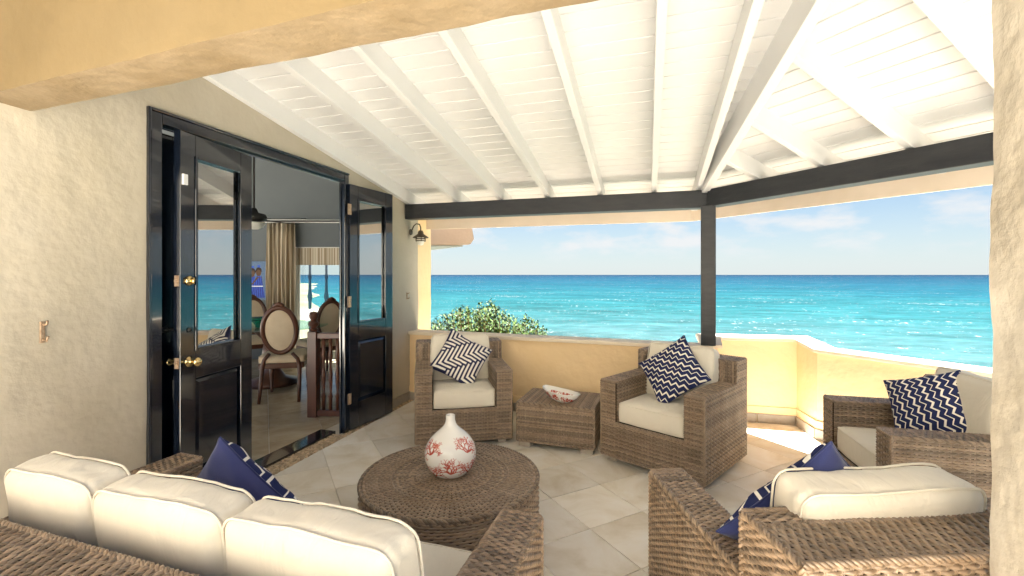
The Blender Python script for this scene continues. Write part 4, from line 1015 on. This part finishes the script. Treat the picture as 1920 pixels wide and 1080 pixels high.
# ------------------------------------------------------------------ shrub beyond the parapet
sh = empty('shrub', (*fwd(-.4, 6.9), -2.4), 0, 'leafy sea grape shrub rising behind the straight parapet', 'shrub')
rnd = random.Random(11); leafs = MB(); stems = MB()
def top_px(px):                                               # crown outline as height over the sea line, by bearing
    pts = [(805, 606), (825, 596), (850, 582), (868, 572), (885, 580), (905, 570), (920, 562), (938, 578), (955, 592), (975, 598), (998, 592), (1015, 612), (1034, 632)]
    for (a, z0), (c, z1) in zip(pts, pts[1:]):
        if a <= px <= c: return z0+(z1-z0)*(px-a)/(c-a)
    return 640
def add_leaf(p, d, nrm, l, wd):
    d = Vector(d).normalized(); sd = d.cross(Vector(nrm)).normalized(); n_ = sd.cross(d)
    a = Vector(p); c = l*.12
    pts = [a, a+d*l*.35+sd*wd*.38+n_*c*.4, a+d*l*.75+sd*wd*.5+n_*c*.2, a+d*l, a+d*l*.75-sd*wd*.5+n_*c*.2, a+d*l*.35-sd*wd*.38+n_*c*.4, a+d*l*.5-n_*c*.5]
    leafs.add([tuple(q_) for q_ in pts], [(0, 1, 6), (1, 2, 6), (2, 3, 6), (3, 4, 6), (4, 5, 6), (5, 0, 6)])
base = Vector((*fwd(-.3, 7.1), -2.4))
for k in range(290):
    px = 805+230*((k*.618) % 1) if k <= 130 else rnd.uniform(805, 1034); d = rnd.uniform(6.2, 7.7)
    zt = 1.4-(top_px(px)-515)/853*6.9
    dpt = rnd.random()**1.5*.75
    z = zt-dpt if k > 130 else zt-rnd.uniform(0, .07)
    tip = Vector((*fwd((px-960)/853*d, d), z)); mid = base.lerp(tip, .6)+Vector((rnd.uniform(-.1, .1), rnd.uniform(-.1, .1), -.1))
    lowp = tip+(mid-tip).normalized()*.55+Vector((0, 0, -.12))
    ctl = [lowp+(tip-lowp)*t_+Vector((0, 0, -.10*math.sin(math.pi*t_))) for t_ in (0, .33, .66, 1)]
    stems.tube([tuple(base.lerp(lowp, .3)), tuple(mid.lerp(lowp, .5)), *[tuple(c) for c in ctl]], [.016, .012, .008, .006, .005, .003], 5, cap=False)
    nl = rnd.randint(18, 30)
    for i in range(nl):
        t_ = (i/nl)**.8; j = min(2, int(t_*3)); p = ctl[j].lerp(ctl[j+1], t_*3-j); ax = (ctl[j+1]-ctl[j]).normalized()
        ang = i*2.4+rnd.uniform(-.4, .4); sd = ax.cross(Vector((.3, .2, 1))).normalized(); up = sd.cross(ax)
        rad = sd*math.cos(ang)+up*math.sin(ang); dr_ = ax*rnd.uniform(.5, 1.1)+rad
        l = rnd.uniform(.06, .11)*(1-.35*t_); add_leaf(p, dr_, ax*.9-rad*.3+Vector((0, 0, .4)), l, l*.55)
stems.build('stem', M['stem'], sh, world=True, smooth=True)
tag(leafs.build('foliage', M['leaf'], sh, world=True), kind='stuff')

# ------------------------------------------------------------------ dining room seen through the doors
room = empty('dining_room', (-4.5, 3.5, 0), label='dim slate grey dining room behind the folding doors', cat='room')
b = MB()
bd_ = 7.55                                                    # distance of the window wall
def wall_slab(p, q_, z0, z1, th=.15):
    dx, dy = q_[0]-p[0], q_[1]-p[1]; l = math.hypot(dx, dy); nx, ny = -dy/l*th, dx/l*th
    b.prism([p, q_, (q_[0]+nx, q_[1]+ny), (p[0]+nx, p[1]+ny)], z0, z1)
wl = lambda l: fwd(l, bd_)
wz0, wz1 = .12, 1.86; wx0, wx1 = -3.62, -1.95
wall_slab(wl(-1.9), wl(wx1), -.01, 3.6, -.15); wall_slab(wl(wx1), wl(wx0), wz1, 3.6, -.15); wall_slab(wl(wx1), wl(wx0), -.01, wz0, -.15); wall_slab(wl(wx0), wl(-7), -.01, 3.6, -.15)
wall_slab((WX-.36, 5.0), wl(-1.9), -.01, 3.6, -.15); wall_slab(wl(-7), (-7.4, .6), 2.7, 3.6, -.15); wall_slab((-7.4, .6), (WX-.25, .6), 2.6, 3.6, -.15)  # west and south sides left open below, out of view, to admit extra daylight
b.prism([(WX-.02, 2.), (WX-.02, 5.1), wl(-1.7), wl(-7.2), (-7.8, .4), (WX-.02, .4)][::1], 3.4, 3.5)
b.box((WX-.40, 4.98, -.01), (WX-.101, 5.08, 3.4)); b.box((WX-.10, .6, 2.3), (WX-.083, 5.1, 3.4)); b.box((WX-.10, .6, 0), (WX-.083, DY0-.0, 2.3)); b.box((WX-.10, DY1+.07, 0), (WX-.083, 5.1, 2.3))
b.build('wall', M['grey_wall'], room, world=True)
b = MB(); p, q_ = fwd(-5.2, bd_-.05), fwd(-1.95, bd_-.05); b.bar((*p, 2.29), (*q_, 2.275), .06, .05); b.build('cornice', M['white_trim'], room, world=True)
dfl = MB(); dfl.prism([(-8, .3), (-2.80, .3), (-2.80, 5.15), (-4.2, 7.2), (-8, 8)], -.3, -.010); df_ = dfl.build('dining_floor', M['grout']); tag(df_, kind='structure')
TI = .43
for i in range(-12, 6):
    for j in range(-2, 24):
        u0, u1 = .03+TI*i+.002, .03+TI*(i+1)-.002; v0, v1 = TI*j+.002, TI*(j+1)-.002
        poly = [((u-v)*q, (u+v)*q) for u, v in ((u0, v0), (u1, v0), (u1, v1), (u0, v1))]
        if all((p_[0]*-S_+p_[1]*C_) > 7.5 for p_ in poly): continue
        for c in ((1, 0, -2.803), (0, -1, -1.2), (-1, 0, 6.6), (0, 1, 7)):
            poly = clip(poly, *c)
            if len(poly) < 3: break
        if len(poly) < 3: continue
        mx_ = sum(p_[0] for p_ in poly)/len(poly); my_ = sum(p_[1] for p_ in poly)/len(poly)
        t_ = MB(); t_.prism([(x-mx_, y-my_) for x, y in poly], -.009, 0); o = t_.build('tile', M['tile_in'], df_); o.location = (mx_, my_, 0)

YAW = TH                                                      # the window wall is turned like this
win = empty('sliding_window', (*fwd((wx0+wx1)/2, bd_+.05), 0), YAW, 'white framed sliding window at the far end of the dining room', 'window')
hw_ = (wx1-wx0)/2
b = MB()
for (x0, x1, z0, z1) in ((-hw_, -hw_+.05, wz0, wz1), (hw_-.05, hw_, wz0, wz1), (-hw_+.05, hw_-.05, wz1-.05, wz1), (-hw_+.05, hw_-.05, wz0, wz0+.06)): b.box((x0, -.04, z0), (x1, .04, z1))
b.build('window_frame', M['white_trim'], win)
for (x0, x1, y0) in ((-hw_+.05, -hw_+.80, -.012), (-hw_+.75, hw_-.05, .014)):
    b = MB()
    for (a, c, z0, z1) in ((x0, x0+.035, wz0+.06, wz1-.05), (x1-.035, x1, wz0+.06, wz1-.05), (x0+.035, x1-.035, wz1-.09, wz1-.05), (x0+.035, x1-.035, wz0+.06, wz0+.10)): b.box((a, y0-.01, z0), (c, y0+.012, z1))
    sh_ = b.build('sash', M['white_trim'], win); b = MB(); b.box((x0+.036, y0-.002, wz0+.101), (x1-.036, y0+.003, wz1-.091)); b.build('pane', M['clear_glass'], sh_)
b = MB(); b.box((-hw_+.03, -.075, wz1-.30), (-.02, -.055, wz1-.02)); b.build('roller_blind', M['curtain'], win)
bal = empty('balustrade', (*fwd((wx0+wx1)/2, bd_+.75), 0), YAW, 'dark blue baluster screen outside the dining room window', 'balustrade')
for k in range(9):
    x = -1.2+k*.30; b = MB(); b.lathe([(.022, 0), (.022, .45), (.035, .5), (.022, .55), (.03, .9), (.045, 1.0), (.03, 1.1), (.022, 1.3), (.035, 1.36), (.022, 1.42), (.022, 2.3)], 10, (x, 0, 0)); b.build('baluster', M['dark_blue'], bal, smooth=True)
for z in (.0, 2.3):
    b = MB(); b.box((-1.4, -.04, z), (1.4, .04, z+.07)); b.build('rail', M['dark_blue'], bal)
b = MB(); b.prism([fwd(-5, bd_+.16), fwd(-1.2, bd_+.16), fwd(-1.2, bd_+1.3), fwd(-5, bd_+1.3)], -.25, -.02); b.prism([(-12, .4), (-7.45, .4), wl(-7.15), fwd(-12, bd_)], -.25, -.02); b.prism([(-12, -6), (-2.95, -6), (-2.95, .25), (-12, .25)], -.25, -.022); tag(b.build('balcony_bounce_floor', M['terrace']), kind='structure')  # balcony; the unseen west and south slabs are added to bounce daylight indoors

cur = empty('curtain', (*fwd(-3.77, bd_-.14), .02), YAW, 'long striped beige curtain hanging left of the dining room window', 'curtain')
n = 90; vs = []; fs = []
for i in range(n+1):
    for j in range(9):
        t_ = i/n; z = 2.22*j/8; fl = .035*math.sin(t_*2*math.pi*6.5)*(1-.25*j/8)+.012*math.sin(t_*31+j*.2); vs.append((-.235+.47*t_+.01*math.sin(j+t_*9), fl, z))
for i in range(n):
    for j in range(8): a = i*9+j; fs.append((a, a+9, a+10, a+1))
b = MB(); b.add(vs, fs); o = b.build('cloth', M['curtain'], cur, smooth=True); md = o.modifiers.new('thickness', 'SOLIDIFY'); md.thickness = .004
b = MB(); b.tube([(-.5, 0, 2.25), (1.9, 0, 2.25)], .012, 8); b.build('curtain_rod', M['dark_metal'], cur)

# painting: two children in blue dresses, flat colour patches on a canvas
pic = empty('painting', (*fwd(-4.22, bd_-.02), 1.30), YAW, 'small unframed painting of two children in blue dresses on the grey wall', 'painting')
b = MB(); gw, gh = 44, 84; pw_, ph_ = .34, .64
pal = [(.10, .16, .27), (.015, .03, .28), (.03, .09, .48), (.10, .045, .02), (.03, .015, .01), (.75, .75, .75)]
mats = []
for k, c in enumerate(pal): mats.append(mat('paint %s' % ['slate', 'deep blue', 'bright blue', 'brown', 'black', 'white'][k], c, .5, .3, tuple(min(1, x*1.5) for x in c), 40))
def pic_col(x, y):                                            # x,y in 0..1, y up
    for (cx_, dy, hr) in ((.28, .02, .12), (.58, 0, .125)):
        hx, hy = cx_, .70-dy
        if ((x-hx)/.12)**2+((y-hy)/.085)**2 < 1: return 3
        if ((x-hx)/.15)**2+((y-hy-.05)/.10)**2 < 1 and y > hy+.01: return 4
        if abs(x-hx-.02) < .07 and abs(y-.87+dy) < .035: return 2
    if .40 < y < .60 and abs(y-.50-.12*math.sin((x-.4)*6)) < .035 and .15 < x < .75: return 3
    if y < .615 and y > .06:
        for cx_ in (.28, .60):
            wd = .12+(.62-y)*.30
            if abs(x-cx_) < wd: return (5 if abs(y-.36) < .012 else 2 if math.sin(x*60+y*9) > .2 else 1)
    return 0
V = [(-pw_/2+pw_*i/gw, 0, -ph_/2+ph_*j/gh) for i in range(gw+1) for j in range(gh+1)]
for i in range(gw):
    for j in range(gh):
        a = i*(gh+1)+j; b.f.append((a, a+gh+1, a+gh+2, a+1)); b.m.append(pic_col((i+.5)/gw, (j+.5)/gh))
b.v.append(np.array(V)); b.n += len(V); b.build('canvas_print', mats, pic)
b = MB(); b.box((-pw_/2, .002, -ph_/2), (pw_/2, .02, ph_/2)); b.build('stretcher', M['white_trim'], pic)

# ceiling fan
fan = empty('ceiling_fan', (*fwd(-3.12, 5.5), 2.02), YAW, 'black ceiling fan on a long rod with a white bowl light', 'ceiling fan')
b = MB(); b.tube([(0, 0, .12), (0, 0, 1.39)], .013, 8); b.lathe([(.0, 1.3), (.06, 1.33), (.07, 1.385), (0, 1.386)], 16); b.build('down_rod', M['dark_metal'], fan)
b = MB(); b.lathe([(0, .19), (.03, .18), (.05, .13), (.13, .11), (.145, .07), (.13, .035), (.06, .02), (0, .015)], 24); b.build('motor', M['dark_metal'], fan, smooth=True)
b = MB(); b.lathe([(.115, .012), (.12, -.005), (.10, -.045), (.05, -.07), (0, -.075)], 24); b.build('bowl_light', M['lamp_glass'], fan, smooth=True)
for k in range(5):
    Mx = Matrix.Rotation(R(-3+72*k), 4, 'Z'); b = MB(); b.box((.11, -.02, .05), (.22, .02, .06), Mx)
    b.box((.20, -.065, .048), (.62, .065, .058), Mx @ Matrix.Rotation(R(8), 4, 'X')); b.build('blade', M['dark_metal'], fan, bevel=.003)

# dining table, bowl and chairs
TX, TY = fwd(-3.08, 5.85)
dt = empty('dining_table', (TX, TY, 0), 0, 'round glass topped dining table on a dark pedestal', 'dining table')
b = MB(); b.lathe([(0, .735), (.66, .735), (.668, .742), (.66, .75), (0, .75)], 48); b.build('table_top', M['table_glass'], dt)
b = MB(); b.lathe([(0, 0), (.30, 0), (.30, .05), (.16, .09), (.09, .2), (.12, .42), (.09, .55), (.22, .68), (.30, .70), (.30, .733), (0, .734)], 24); b.build('pedestal', M['dark_wood'], dt, smooth=True)
gb = empty('glass_bowl', (*fwd(-3.12, 5.62), .752), 0, 'green glass bowl on the dining table', 'bowl')
b = MB(); b.lathe([(0, 0), (.05, 0), (.045, .02), (.07, .06), (.115, .10), (.155, .115), (.15, .12), (.11, .107), (.06, .065), (.03, .03), (0, .028)], 28); b.build('bowl_body', M['green_glass'], gb, smooth=True)
dch = empty('dining_chair', (0, 0, 0), 0, '', 'dining chair', 'oval backed dining chairs round the glass table')
dw = M['dark_wood']
oz = .79; oa, ob = .168, .25; tilt = R(-9)
def backpt(x, z, y=0):                                        # back leans away (towards -y)
    return (x, -.24-(z-.45)*.16+y, z)
b = MB(); b.tube([backpt(oa*math.cos(t_), oz+ob*math.sin(t_)) for t_ in np.linspace(0, 2*math.pi, 41)[:-1]], .028, 10, closed=True)
b.tube([backpt(-.05, oz+ob+.012), backpt(-.025, oz+ob+.032), backpt(0, oz+ob+.045), backpt(.025, oz+ob+.032), backpt(.05, oz+ob+.012)], .02, 8)
b.build('back_frame', dw, dch, smooth=True)
b = MB()
for sg in (-1, 1):
    vs = [backpt(0, oz, sg*.024)]; k = 32
    for r_ in (.5, .85, 1):
        vs += [backpt(r_*(oa-.012)*math.cos(2*math.pi*i/k), oz+r_*(ob-.012)*math.sin(2*math.pi*i/k), sg*(.024*(1-r_**3)+.006)) for i in range(k)]
    fs = [(0, 1+i, 1+(i+1) % k) for i in range(k)]+[(1+a*k+i, 1+(a+1)*k+i, 1+(a+1)*k+(i+1) % k, 1+a*k+(i+1) % k) for a in range(2) for i in range(k)]
    b.add(vs, fs)
b.build('back_panel', M['beige_uph'], dch, smooth=True)
cushion('seat_pad', dch, (-.235, -.235, .415), (.235, .235, .50), 0, bulge=.02, r=.03, n=12, mat_='beige_uph')
b = MB(); b.box((-.235, -.235, .355), (.235, .235, .42)); b.build('seat_rail', dw, dch, bevel=.012)
for sx in (-1, 1):
    b = MB(); b.lathe([(.016, 0), (.014, .03), (.022, .06), (.015, .08), (.027, .20), (.030, .30), (.022, .315), (.030, .33), (.030, .36), (0, .361)], 12, (sx*.2, .2, 0)); b.build('leg', dw, dch, smooth=True)
    b = MB(); b.tube([(sx*.20, -.33, 0), (sx*.195, -.275, .18), (sx*.19, -.235, .38), (sx*.17, -.24, .46), backpt(sx*.115, .53)], [.017, .021, .025, .021, .02], 8); b.build('leg', dw, dch, smooth=True)
spots = [(-2.62, 5.28, None, 'oval backed dining chair nearest the doors, seen from behind'), (-3.70, 6.60, None, 'oval backed dining chair behind the green glass bowl'),
         (-2.68, 6.35, 48, 'oval backed dining chair on the right of the table, turned sideways'), (-2.42, 6.5, 75, 'oval backed dining chair half hidden behind the right door leaf')]
for i, (l, d, face, lb) in enumerate(spots):
    o = dch if i == 0 else copy_tree(dch); x, y = fwd(l, d); o.location = (x, y, 0); o['label'] = lb
    a = math.atan2(TY-y, TX-x)-math.pi/2
    if i == 0: a = YAW+R(14)
    if face: a = YAW+R(face)
    o.rotation_euler = (0, 0, a)
# stair banister
st = empty('stair_banister', (*fwd(-1.96, 4.50), 0), YAW-R(3), 'dark turned wood stair banister just inside the doors', 'banister')
def newel(x, y, h=.84):
    b = MB(); b.box((x-.045, y-.045, 0), (x+.045, y+.045, h)); b.lathe([(.035, h), (.045, h+.02), (.025, h+.035), (.045, h+.06), (.05, h+.085), (.025, h+.11), (.04, h+.135), (.045, h+.16), (.03, h+.19), (0, h+.20)], 16, (x, y, 0)); b.build('newel_post', dw, st, smooth=False, bevel=.004)
newel(0, 0); newel(.12, .62, .82)
for (x0, y0, z) in ((.045, 0, .80), (.165, .62, .78), (.045, 0, .04)):
    b = MB(); b.box((x0, y0-.03, z-.03), (x0+(.33 if y0 == 0 else .40), y0+.03, z+.025)); b.build('rail', dw, st, bevel=.006)
for (y0, xs) in ((0, [.10+.070*i for i in range(4)]), (.62, [.24+.095*i for i in range(4)])):
    for x in xs:
        b = MB(); b.lathe([(.018, .06), (.018, .18), (.024, .2), (.012, .24), (.02, .36), (.022, .42), (.011, .5), (.016, .56), (.022, .6), (.018, .64), (.018, .78)], 10, (x, y0, 0)); b.build('baluster', dw, st, smooth=True)
